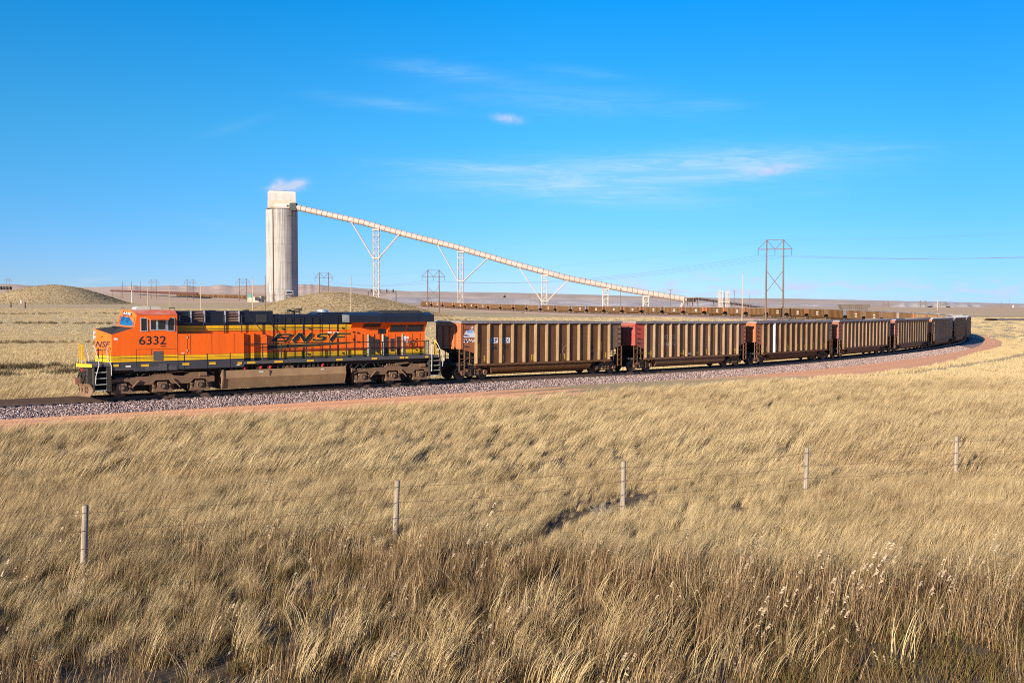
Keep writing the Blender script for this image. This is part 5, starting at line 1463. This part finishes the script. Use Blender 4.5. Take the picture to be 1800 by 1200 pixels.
# marker posts in the left field
for px, d, pt, lab in ((38, 560, 527, 'pale marker post below the left mound'), (45, 420, 531, 'dark box marker in the field below the left mound'), (20, 430, 529, 'thin dark stake in the field at the far left')):
    p = at_px(px, d); Hh = max(1.2, at_px(px, d, pt).z - p.z); Hh = min(Hh, 2.6); o = MB()
    o.box(-.2, .2, -.2, .2, -.3, Hh); o.box(-.26, .26, -.26, .26, Hh, Hh + .12)
    o = o.build('marker_post', M['white'] if 'pale' in lab else M['under']); o.location = p; tag(o, lab, 'post')

# ================================================================== FENCE
M['post'] = mat_dirty('grey_fence_wood', (.42, .335, .245), (.13, .095, .065), .9, .9, 9, stretch=(3, 3, .10), bump=.5)
fence_xy = [(-14.3, 14.4), (-8.35, 17.0), (-2.62, 19.55), (2.79, 22.1), (8.1, 24.2), (13.4, 26.5), (18.9, 28.9)]
leans = [(.02, 0), (.07, 0), (.06, .02), (.02, 0), (.03, 0), (.03, .01), (0, 0)]
fence = empty('wire_fence', (-14.3, 14.4, 0)); tag(fence, 'barbed wire fence on weathered round wooden posts across the tall dry grass', 'fence')
FO = Vector((-14.3, 14.4, 0)); tops = []
for (x, y), (lx0, ly0), hgt in zip(fence_xy, leans, (1.3, 1.33, 1.32, 1.31, 1.34, 1.32, 1.3)):
    b = MB(); p = Vector((x, y, -.2)) - FO; q = Vector((x + lx0, y + ly0, hgt)) - FO
    b.tube(p, q, .067, 12, .058); b.tube(q, q + (q - p).normalized() * .012, .058, 12, .048)
    b.build('post', M['post'], fence, 60); tops.append((p, q))
M['barb'] = mat_dirty('rusty_wire', (.10, .05, .035), amt=.3)
for z in (1.18, .84, .50, .22):
    b = MB()
    for (p0, q0), (p1, q1) in zip(tops, tops[1:]):
        a = p0.lerp(q0, (z + .2) / 1.5) - Vector((0, .085, 0)); c = p1.lerp(q1, (z + .2) / 1.5) - Vector((0, .085, 0))
        pp = [a.lerp(c, i / 8) - Vector((0, 0, .10 * 4 * (i / 8) * (1 - i / 8) * (1.15 - z * .4))) for i in range(9)]
        b.path(pp, .0043, 4)
        for i in range(28):
            m_ = pp[0].lerp(pp[-1], (i + .5) / 28); m_.z = lerp_table([(k / 8, q.z) for k, q in enumerate(pp)], (i + .5) / 28); b.tube(m_ - Vector((0, .02, .02)), m_ + Vector((0, .02, .02)), .004, 3)
    b.build('wire', M['barb'], fence)
# dead shrub by the middle post
b = MB(); rr = random.Random(3)
for i in range(46):
    a = rr.uniform(0, 6.28); p = Vector((rr.uniform(-.15, .15), rr.uniform(-.1, .1), 0)); d = Vector((math.cos(a) * rr.uniform(.3, 1), math.sin(a) * rr.uniform(.3, 1), rr.uniform(.25, .9))).normalized()
    for k in range(4):
        q = p + d * rr.uniform(.09, .17); b.tube(p, q, .007 - .0014 * k, 4); p = q; d = (d + Vector((rr.uniform(-.4, .4), rr.uniform(-.4, .4), rr.uniform(-.1, .3)))).normalized()
        if rr.random() < .6: b.tube(p, p + (d + Vector((rr.uniform(-.7, .7), rr.uniform(-.7, .7), .2))) * .1, .003, 3)
o = b.build('dead_shrub', mat_dirty('dead_twig', (.27, .24, .22), (.16, .13, .11), .4, .9)); o.location = (2.25, 21.9, .0); o.scale = (.62, .62, .6)
tag(o, 'bare grey dead shrub in the thinned grass beside the middle fence post', 'shrub')

# ================================================================== GRASS
def mat_grass(name, cols, red=.5, trans=.16, tone=1.0):
    m, t, b = new_mat(name)
    at = t.node('ShaderNodeAttribute'); at.attribute_name = 'shade'
    p = t.node('ShaderNodeNewGeometry').outputs['Position']
    c = t.ramp(at.outputs['Fac'], [(i / (len(cols) - 1), k) for i, k in enumerate(cols)])
    n = t.noise(p, .11, 4, .6); n2 = t.noise(p, .55, 3, .6)
    c = t.mix(t.math('MULTIPLY', t.ramp(n, [(.45, (0,0,0)), (.68, (1,1,1))]), red), c, (.30, .165, .075, 1))
    c = t.mix(1.0, c, t.ramp(n2, [(.3, (.82, .80, .78)), (.7, (1.12, 1.12, 1.12))]), 'MULTIPLY')
    oi = t.node('ShaderNodeObjectInfo'); c = t.mix(1.0, c, t.ramp(oi.outputs['Random'], [(0, (1 - .28 * tone, 1 - .30 * tone, 1 - .32 * tone)), (.5, (1, 1, 1)), (1, (1 + .16 * tone, 1 + .15 * tone, 1 + .12 * tone))]), 'MULTIPLY')
    t.put(b.inputs['Base Color'], c); b.inputs['Roughness'].default_value = .75; b.inputs['Specular IOR Level'].default_value = .15
    tr = t.node('ShaderNodeBsdfTranslucent'); t.put(tr.inputs[0], c)
    mx = t.node('ShaderNodeMixShader'); mx.inputs[0].default_value = trans; t.put(mx.inputs[1], b.outputs[0]); t.put(mx.inputs[2], tr.outputs[0])
    t.put(t.n['Material Output'].inputs[0], mx.outputs[0])
    return m
STRAW = [(.25, .165, .075), (.44, .315, .15), (.56, .42, .215), (.66, .515, .29)]
M['g_straw'] = mat_grass('straw_grass', STRAW, .28)
M['g_far'] = mat_grass('pale_far_grass', [(.45, .325, .16), (.52, .385, .195), (.58, .44, .23), (.64, .495, .27)], .12, .16, .35)
M['g_near'] = mat_grass('coarse_grass', [(.07, .042, .022), (.19, .115, .055), (.37, .24, .115), (.60, .43, .235)], .38)
M['g_pale'] = mat_grass('pale_arching_grass', [(.34, .22, .095), (.46, .32, .145), (.57, .42, .21), (.66, .51, .28)], .15)
M['g_green'] = mat_grass('short_mixed_grass', [(.06, .032, .016), (.17, .088, .038), (.11, .115, .024), (.34, .21, .095)], .35)
M['g_seed'] = mat_grass('seed_heads', [(.26, .19, .12), (.34, .255, .165), (.43, .33, .22), (.50, .40, .28)], .1)
M['g_weed'] = mat_grass('dark_dead_weeds', [(.035, .025, .014), (.08, .058, .03), (.15, .11, .055), (.26, .19, .10)], .1, .1)
M['g_sage'] = mat_grass('sage_brush', [(.26, .175, .078), (.36, .25, .112), (.45, .325, .152), (.52, .39, .195)], .1, .15)
def tuft(name, mat, n, rad, h0, h1, w, lean, bend, spread=.6, segs=4, seed=0, heads=0, wind=True):
    rr = random.Random(seed); v, f, sh = [], [], []
    mi = []
    for i in range(n):
        a = rr.uniform(0, 6.2832); r = rad * math.sqrt(rr.random()); bx, by = r * math.cos(a), r * math.sin(a)
        az = rr.gauss(0, spread) if wind else rr.uniform(0, 6.28)
        dx, dy = math.cos(az), math.sin(az)
        h = rr.uniform(h0, h1); ln = abs(rr.gauss(lean, .12)); bd = abs(rr.gauss(bend, .25)); fa = rr.uniform(0, 3.1416)
        wx, wy = math.cos(fa), math.sin(fa); ww = w * rr.uniform(.6, 1.3); s_ = rr.random()
        x, y, z = bx, by, -.02; ang = ln
        o = len(v)
        for k in range(segs + 1):
            t = k / segs; q = ww * (1 - t * .92) * .5
            if k == segs and not (heads and i < heads): v.append((x, y, z)); sh.append(s_)
            else: v += [(x - wx * q, y - wy * q, z), (x + wx * q, y + wy * q, z)]; sh += [s_, s_]
            st = h / segs; ang = ln + bd * t * t * 1.2
            x += dx * math.sin(ang) * st; y += dy * math.sin(ang) * st; z += math.cos(ang) * st
        last = segs - 1 if not (heads and i < heads) else segs
        for k in range(last): f.append((o + 2*k, o + 2*k + 1, o + 2*k + 3, o + 2*k + 2)); mi.append(0)
        if not (heads and i < heads): f.append((o + 2*last, o + 2*last + 1, o + 2*last + 2)); mi.append(0)
        else:                                              # drooping seed head: little flakes along the tip
            for g in range(8):
                u = g / 7; cx, cy, cz = x - dx * .02 + dx * .05 * u, y - dy * .02 + dy * .05 * u, z - .10 + .11 * u - .03 * u * u
                ex, ey = rr.uniform(-.012, .012) + .016 * dx, rr.uniform(-.012, .012)
                o2 = len(v); v += [(cx, cy, cz), (cx + ex, cy + ey, cz + .009), (cx + ex * 1.8, cy + ey * 1.8, cz - .008), (cx + ex * .7, cy + ey * .7, cz - .010)]; sh += [rr.random()] * 4
                f.append((o2, o2 + 1, o2 + 2, o2 + 3)); mi.append(1)
    me = bpy.data.meshes.new(name); me.from_pydata(v, [], f); me.materials.append(mat)
    if heads: me.materials.append(M['g_seed'])
    me.polygons.foreach_set('material_index', mi)
    at = me.attributes.new('shade', 'FLOAT', 'POINT'); at.data.foreach_set('value', sh)
    me.update()
    return bpy.data.objects.new(name, me)

def scatter(name, variants, points, label=None, kind='stuff'):
    """points: (x, y, z, rotz, scale, variant, tilt)"""
    src = bpy.data.collections.new(name + '_kinds')
    for i, o in enumerate(variants): o.name = f'{chr(97 + i)}_{name}_kind'; src.objects.link(o)
    me = bpy.data.meshes.new(name); me.from_pydata([p[:3] for p in points], [], [])
    a = me.attributes.new('turn', 'FLOAT_VECTOR', 'POINT'); a.data.foreach_set('vector', [c for p in points for c in (p[6], 0.0, p[3])])
    a = me.attributes.new('size', 'FLOAT_VECTOR', 'POINT'); a.data.foreach_set('vector', [c for p in points for c in (p[4], p[4], p[4] * (p[7] if len(p) > 7 else 1))])
    a = me.attributes.new('which', 'INT', 'POINT'); a.data.foreach_set('value', [p[5] for p in points])
    o = bpy.data.objects.new(name, me); COL.objects.link(o); tag(o, kind=kind)
    ng = bpy.data.node_groups.new(name + '_nodes', 'GeometryNodeTree')
    ng.interface.new_socket('Geometry', in_out='INPUT', socket_type='NodeSocketGeometry'); ng.interface.new_socket('Geometry', in_out='OUTPUT', socket_type='NodeSocketGeometry')
    gi, go = ng.nodes.new('NodeGroupInput'), ng.nodes.new('NodeGroupOutput')
    ip = ng.nodes.new('GeometryNodeInstanceOnPoints'); ci = ng.nodes.new('GeometryNodeCollectionInfo')
    ci.inputs['Collection'].default_value = src; ci.inputs['Separate Children'].default_value = True; ci.inputs['Reset Children'].default_value = True
    def nat(nm, dt):
        n = ng.nodes.new('GeometryNodeInputNamedAttribute'); n.data_type = dt; n.inputs['Name'].default_value = nm; return n.outputs['Attribute']
    e2r = ng.nodes.new('FunctionNodeEulerToRotation')
    ng.links.new(nat('turn', 'FLOAT_VECTOR'), e2r.inputs[0])
    ng.links.new(gi.outputs[0], ip.inputs['Points']); ng.links.new(ci.outputs[0], ip.inputs['Instance']); ip.inputs['Pick Instance'].default_value = True
    ng.links.new(nat('which', 'INT'), ip.inputs['Instance Index']); ng.links.new(e2r.outputs[0], ip.inputs['Rotation']); ng.links.new(nat('size', 'FLOAT_VECTOR'), ip.inputs['Scale'])
    ng.links.new(ip.outputs[0], go.inputs[0])
    md = o.modifiers.new('scatter', 'NODES'); md.node_group = ng
    return o

rg = random.Random(11)
def wob(x, y): return .5 + .5 * math.sin(x * .55 + 1.7 * math.sin(y * .31)) * math.sin(y * .47 + 1.2 * math.sin(x * .23 + 1))
def patch_n(x, y): return .5 + .25 * math.sin(x * .19 + 2.1 * math.sin(y * .11 + .5)) + .25 * math.sin(y * .27 + 1.4 * math.sin(x * .14))
def corridor(x, y, lo=-10.4, hi=4.1):
    if y > 900: return False
    o = track_off(x, y)
    if lo < -9 and math.hypot(x - CEN[0], y - CEN[1]) > RAD: lo = -3.3 - 6.7 * road_k(RAD * (math.atan2(x - CEN[0], CEN[1] - y) - R_(8)))
    return lo < o < hi
def ditch(x, y):
    if y > 130 or x > 20: return False
    o = math.hypot(x - CEN[0], y - CEN[1]); o = RAD - o
    return (26.0 < o < 29.6 or 34.8 < o < 38.8) and rg.random() < .8
def grass_track(x, y):                                    # a faint second wheel track outside the road
    if y < 60 or y > 240: return False
    o = track_off(x, y); return -12.6 < o < -10.8
def shadow_strip(x, y):                                         # grass thinned and shortened to draw the shadow streak near the middle post
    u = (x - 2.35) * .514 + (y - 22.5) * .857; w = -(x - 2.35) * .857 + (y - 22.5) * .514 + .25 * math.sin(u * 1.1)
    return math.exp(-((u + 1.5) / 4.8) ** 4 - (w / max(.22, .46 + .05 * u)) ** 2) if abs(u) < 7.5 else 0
def fan(d0, d1, dens, side=.66, pad=5.0):
    d = d0; out = []
    area = side * (d1 * d1 - d0 * d0) + 2 * pad * (d1 - d0); n = int(area * dens)
    while len(out) < n:
        d = math.sqrt(rg.uniform(d0 * d0, d1 * d1)); hw = side * d + pad
        out.append((rg.uniform(-hw, hw), d))
    return out
# near field
near_kinds = [tuft('field', M['g_straw'], 66, .18, .28, .62, .0075, .42, .72, .45, 4, 100 + i) for i in range(4)]
near_kinds += [tuft('stem', M['g_near'], 46, .20, .28, .74, .0085, .13, .40, .9, 4, 120 + i) for i in range(3)]
near_kinds += [tuft('arch', M['g_pale'], 24, .18, .50, .85, .0095, .26, .95, .45, 6, 140 + i) for i in range(3)]
near_kinds += [tuft('short', M['g_green'], 58, .22, .14, .44, .0105, .30, .5, 1.4, 4, 160 + i) for i in range(3)]
near_kinds += [tuft('plume', M['g_near'], 18, .16, .45, .85, .0075, .14, .4, .8, 5, 180 + i, heads=5) for i in range(2)]
P_ = []
for x, y in fan(8.0, 27, 21):
    rough = smooth(20.0, 12.5, y + 8.0 * (patch_n(x * 1.9, y * 2.6) - .5) - .06 * x)
    pale = math.exp(-((x + .9) / 3.7) ** 2 - ((y - 13.0) / 1.8) ** 2)
    low = smooth(.8, 3.6, x) * smooth(14.5, 11.5, y)
    r = rg.random()
    shadow_k = shadow_strip(x, y)
    if rg.random() < shadow_k * .86: continue
    if rg.random() < .30 * smooth(.62, .9, wob(x * 1.7, y * 1.7)): continue
    if rg.random() < (.24 + .42 * wob(x * 2.6, y * 2.6) + .14 * smooth(14.5, 11.5, y)) * rough * (1 - .7 * pale): continue
    if r < pale * .8: vi = 7 + rg.randrange(3)
    elif rg.random() < low * .72: vi = 10 + rg.randrange(3)
    elif rg.random() < rough: vi = (13 + rg.randrange(2)) if rg.random() < .07 else (4 + rg.randrange(3) if rg.random() < .72 else 10 + rg.randrange(3))
    else: vi = rg.randrange(4)
    sc = rg.uniform(.72, 1.2) * (.78 + .42 * patch_n(x * 1.6, y * 1.6)) * (.9 if vi < 4 else 1.0) * (1 - .62 * shadow_k)
    P_.append((x, y, terr(x, y), rg.gauss(.15, .5) if rg.random() > .08 + .14 * rough else rg.uniform(-3.1, 3.1), sc, vi, rg.uniform(-.10, .10)))
for x, y in fan(8.0, 20, 7):                             # low matted undergrowth between the tall stems
    if rg.random() > smooth(21, 15, y): continue
    P_.append((x, y, terr(x, y), rg.uniform(-3.1, 3.1), rg.uniform(.55, 1.05), 10 + rg.randrange(3), rg.uniform(-.15, .15)))
scatter('foreground_grass', near_kinds, P_)
# middle field
mid_kinds = [tuft('mid', M['g_straw'], 64, .24, .34, .74, .0135, .50, .75, .38, 4, 200 + i) for i in range(4)]
P_ = []
for x, y in fan(26, 64, 7.5):
    if corridor(x, y) or grass_track(x, y) or ditch(x, y): continue
    if rg.random() < .1 * smooth(.62, .9, wob(x, y)): continue
    P_.append((x, y, terr(x, y), rg.gauss(.15, .35), rg.uniform(.55, 1.25) * (.70 + .5 * patch_n(x * 1.3, y * 1.3)), rg.randrange(4), 0.0))
scatter('field_grass', mid_kinds, P_)
# beyond the track
far_kinds = [tuft('far', M['g_far'], 60, .75, .25, .55, .04, .40, .7, .6, 3, 300 + i) for i in range(3)]
P_ = []
for x, y in fan(60, 170, 2.6):
    if corridor(x, y) or grass_track(x, y) or ditch(x, y): continue
    P_.append((x, y, terr(x, y), rg.gauss(.15, .4), rg.uniform(.6, 1.1) * (.7 + .4 * patch_n(x * .5, y * .5)) * (1 - .62 * smooth(75, 150, y)), rg.randrange(3), 0.0))
scatter('distant_grass', far_kinds, P_)
vfar_kinds = [tuft('vfar', M['g_far'], 60, 1.9, .22, .50, .10, .40, .7, .7, 3, 320 + i) for i in range(3)]
P_ = []
for x, y in fan(168, 420, .14):
    if corridor(x, y, -6, 5): continue
    P_.append((x, y, terr(x, y), rg.gauss(.15, .5), rg.uniform(.4, .65), rg.randrange(3), 0.0))
scatter('far_field_grass', vfar_kinds, P_)
# sage on the mounds
sage = [tuft('sage', M['g_sage'], 60, .45, .3, .75, .10, .5, .3, 3, 2, 400 + i, wind=False) for i in range(3)]
P_ = []
for cx, cy, rx, ry, h, sk in MOUNDS:
    for i in range(4200):
        t, u = rg.uniform(0, 6.283), math.sqrt(rg.random()) * .93
        q = u * (1 + .06 * math.sin(3 * t + cx)); hh = h * (1 - u * u) ** 1.75
        x, y = cx + rx * q * math.cos(t), cy + ry * q * math.sin(t)
        P_.append((x, y, terr(x, y) - .4 * u - .3 + hh * (1 + .05 * fbm(x * .06, y * .06)), rg.uniform(0, 6.28), rg.uniform(.5, 1.0), rg.randrange(3), 0.0))
scatter('mound_sage', sage, P_)
# dark weeds along the ditch behind the track and lines across the field
weeds = [tuft('weed', M['g_weed'], 60, .40, .25, .65, .03, .3, .4, 1.2, 3, 420 + i) for i in range(3)]
P_ = []
for i in range(2600):
    s = rg.uniform(S_MID - 46, S_MID + 30); band = rg.random() < .5
    o = (rg.gauss(27.8, 1.0) if band else rg.gauss(36.8, 1.3)) + .8 * math.sin(s * .21)
    if math.sin(s * .55 + (2 if band else 0)) + .7 * math.sin(s * 1.3) < rg.uniform(-1.7, 1.0): continue
    p = off(s, o); P_.append((p.x, p.y, terr(p.x, p.y), rg.uniform(-.8, 1.0), rg.uniform(.7, 1.35), rg.randrange(3), 0.0))
for dist, amp, n in ((135, 5, 420), (235, 9, 420), (330, 12, 420)):
    for i in range(n):
        a = rg.uniform(-.62, -.05); d = dist * (1 + .22 * (a + .4)) + rg.gauss(0, dist * .012) + amp * .3 * math.sin(a * 20)
        if math.sin(a * 37 + dist) + math.sin(a * 91) < rg.uniform(-1.6, .5): continue
        P_.append((a * d, d, terr(a * d, d), rg.uniform(0, 6), rg.uniform(.4, .75) * (1 + dist / 300), rg.randrange(3), 0.0))
scatter('ditch_weeds', weeds, P_)
# loose stones on the ballast shoulder
def stone(seed):
    rr = random.Random(seed); import bmesh
    bm = bmesh.new(); bmesh.ops.create_icosphere(bm, subdivisions=1, radius=.036)
    for v in bm.verts: v.co *= rr.uniform(.7, 1.25)
    me = bpy.data.meshes.new('stone'); bm.to_mesh(me); bm.free(); me.materials.append(M['stone']); return bpy.data.objects.new('stone', me)
def mat_stone():
    m, t, b = new_mat('ballast_chip'); oi = t.node('ShaderNodeObjectInfo')
    t.put(b.inputs['Base Color'], t.ramp(oi.outputs['Random'], [(0, (.045, .035, .04)), (.25, (.15, .11, .105)), (.5, (.29, .20, .17)), (.8, (.39, .245, .195)), (1, (.57, .48, .43))])); b.inputs['Roughness'].default_value = .9; return m
M['stone'] = mat_stone()
P_ = []
for i in range(60000):
    s = S_MID - 40 + 150 * rg.random() ** 1.15; o = -rg.uniform(1.45, 3.5) - abs(rg.gauss(0, .12))
    z = lerp_table([(1.75, -.24), (2.2, -.33), (3.5, -.60), (3.8, -.72)], -o)
    p = off(s, o, z); P_.append((p.x, p.y, p.z + rg.uniform(-.01, .03), rg.uniform(0, 6.28), rg.uniform(.6, 1.35), rg.randrange(4), rg.uniform(0, 3)))
scatter('ballast_stones', [stone(i) for i in range(4)], P_)

# ================================================================== LIGHT, SKY, CAMERA
w = bpy.data.worlds.new('World'); scene.world = w; w.use_nodes = True
t = NT(w.node_tree); bg = t.n['Background']
sky = t.node('ShaderNodeTexSky'); sky.sky_type = 'NISHITA'; sky.sun_disc = False
sky.sun_elevation = R_(SUN_EL); sky.sun_rotation = math.atan2(SUN_DIR.x, SUN_DIR.y)
sky.altitude = 1400; sky.air_density = 1.0; sky.dust_density = .3; sky.ozone_density = 2.0
dirv = t.coords('Generated'); sp = t.node('ShaderNodeSeparateXYZ'); t.put(sp.inputs[0], dirv)
X, Y, Z = sp.outputs
Yc = t.math('MAXIMUM', Y, .05)
A_, E_ = t.math('DIVIDE', X, Yc), t.math('DIVIDE', Z, Yc)
front = t.math('GREATER_THAN', Y, .05)
def vec(sa, se, oa=0.0, oe=0.0):
    c = t.node('ShaderNodeCombineXYZ'); t.put(c.inputs[0], t.math('MULTIPLY_ADD', A_, sa, oa)); t.put(c.inputs[1], t.math('MULTIPLY_ADD', E_, se, oe)); return c.outputs[0]
def blob(px, py, wx, wy, slope=0.0):
    a0, e0 = (px - 900) / F_PX, (YH - py) / F_PX; sa, se = wx / F_PX, wy / F_PX
    da = t.math('MULTIPLY', t.math('SUBTRACT', A_, a0), 1 / sa)
    de = t.math('MULTIPLY', t.math('SUBTRACT', t.math('SUBTRACT', E_, e0), t.math('MULTIPLY', t.math('SUBTRACT', A_, a0), slope)), 1 / se)
    r2 = t.math('ADD', t.math('MULTIPLY', da, da), t.math('MULTIPLY', de, de))
    return t.math('EXPONENT', t.math('MULTIPLY', r2, -1.0))
def sumv(l):
    o = l[0]
    for q in l[1:]: o = t.math('ADD', o, q)
    return o
# grading of the clear sky: deep blue above, pale at the horizon
hs = t.node('ShaderNodeHueSaturation'); hs.inputs['Saturation'].default_value = 1.0; t.put(hs.inputs['Color'], sky.outputs[0])
skyc = t.mix(1.0, hs.outputs[0], t.ramp(Z, [(0.0, (.46, .61, .98)), (.05, (.40, .63, .98)), (.0945, (.32, .68, .96)), (.19, (.21, .82, 1.02)), (.333, (.03, .86, 1.25)), (.6, (.04, .68, 1.2))]), 'MULTIPLY')
skyc = t.mix(1.0, skyc, (1, 1, 1.1, 1), 'MULTIPLY')
skyc = t.mix(1.0, skyc, t.ramp(t.math('ADD', A_, .5), [(.30, (.97, 1.0, 1.0)), (.55, (1, 1, 1)), (1.0, (.68, .80, 1.0))]), 'MULTIPLY')
wisp = t.ramp(t.noise(vec(6, 60), 1.6, 9, .68, 1.1), [(.42, (0, 0, 0)), (.75, (1, 1, 1))])
cir = sumv([t.math('MULTIPLY', blob(*q[:5]), q[5]) for q in ((1130, 300, 330, 30, .05, .95), (1010, 332, 190, 22, -.12, .8), (1290, 292, 180, 26, .05, .7), (780, 293, 110, 9, -.05, .42), (1130, 345, 190, 16, -.05, .3), (790, 131, 95, 14, -.12, .42), (1010, 180, 210, 26, -.06, .3), (670, 184, 95, 11, -.1, .36), (1245, 188, 55, 8, 0, .38), (1020, 132, 80, 9, -.1, .2), (1545, 262, 90, 6, 0, .2), (1430, 335, 60, 12, 0, .2), (420, 225, 60, 10, .3, .12), (410, 400, 110, 9, -.2, .15), (1500, 410, 330, 6, .02, .12))])
cir = t.math('MULTIPLY', cir, t.math('MULTIPLY_ADD', wisp, .62, .24))
puffn = t.ramp(t.noise(vec(85, 120), 1.0, 5, .55), [(.32, (0, 0, 0)), (.62, (1, 1, 1))])
puff = sumv([t.math('MULTIPLY', blob(*q[:5]), q[5]) for q in ((893, 212, 22, 7, -.1, .85), (1352, 300, 46, 8, .12, .9), (490, 329, 12, 10, .3, 1.3), (521, 327, 17, 8, .25, 1.3), (505, 333, 28, 4, 0, .8))])
puff = t.math('MULTIPLY', puff, t.math('MULTIPLY_ADD', puffn, .75, .3))
cumn = t.ramp(t.noise(vec(26, 120), 1.0, 5, .55), [(.46, (0, 0, 0)), (.64, (1, 1, 1))])
cum = sumv([t.math('MULTIPLY', blob(*q[:5]), q[5]) for q in ((1600, 510, 420, 17, 0, 1.0), (1230, 499, 160, 16, 0, .8), (960, 508, 260, 12, 0, .45), (180, 496, 130, 9, 0, .35))])
cum = t.math('MULTIPLY', cum, cumn)
cloud_light = (3.2, 4.8, 6.2, 1); cloud_lilac = (3.9, 4.35, 5.7, 1)
skyc = t.mix(t.math('MULTIPLY', t.math('MINIMUM', cir, .8), front), skyc, cloud_light)
skyc = t.mix(t.math('MULTIPLY', t.math('MINIMUM', t.math('ADD', puff, t.math('MULTIPLY', cum, .9)), .85), front), skyc, cloud_lilac)
t.put(bg.inputs['Color'], skyc); bg.inputs['Strength'].default_value = .075
sd = bpy.data.lights.new('Sun', 'SUN'); sd.energy = 4.6; sd.angle = R_(.5); sd.color = (1.0, .89, .74)
so = bpy.data.objects.new('Sun', sd); COL.objects.link(so); so.rotation_euler = SUN_DIR.to_track_quat('Z', 'Y').to_euler(); so.location = SUN_DIR * 50 + Vector((0, 0, 5))
cd = bpy.data.cameras.new('Camera'); cam = bpy.data.objects.new('Camera', cd); COL.objects.link(cam)
cam.location = (0, 0, CAM_Z); cam.rotation_euler = (math.pi / 2 - PITCH, 0, 0)
cd.sensor_width = 36; cd.lens = 36 * F_PX / 1800; cd.clip_start = .1; cd.clip_end = 20000
scene.camera = cam
scene.view_settings.view_transform = 'Standard'; scene.view_settings.look = 'None'
scene.view_settings.exposure = 1.1; scene.view_settings.gamma = 1
scene.render.engine = 'CYCLES'
scene.cycles.use_denoising = False
scene.cycles.filter_width = 1.05
scene.cycles.max_bounces = 6; scene.cycles.diffuse_bounces = 3; scene.cycles.glossy_bounces = 3; scene.cycles.transmission_bounces = 3; scene.cycles.transparent_max_bounces = 4
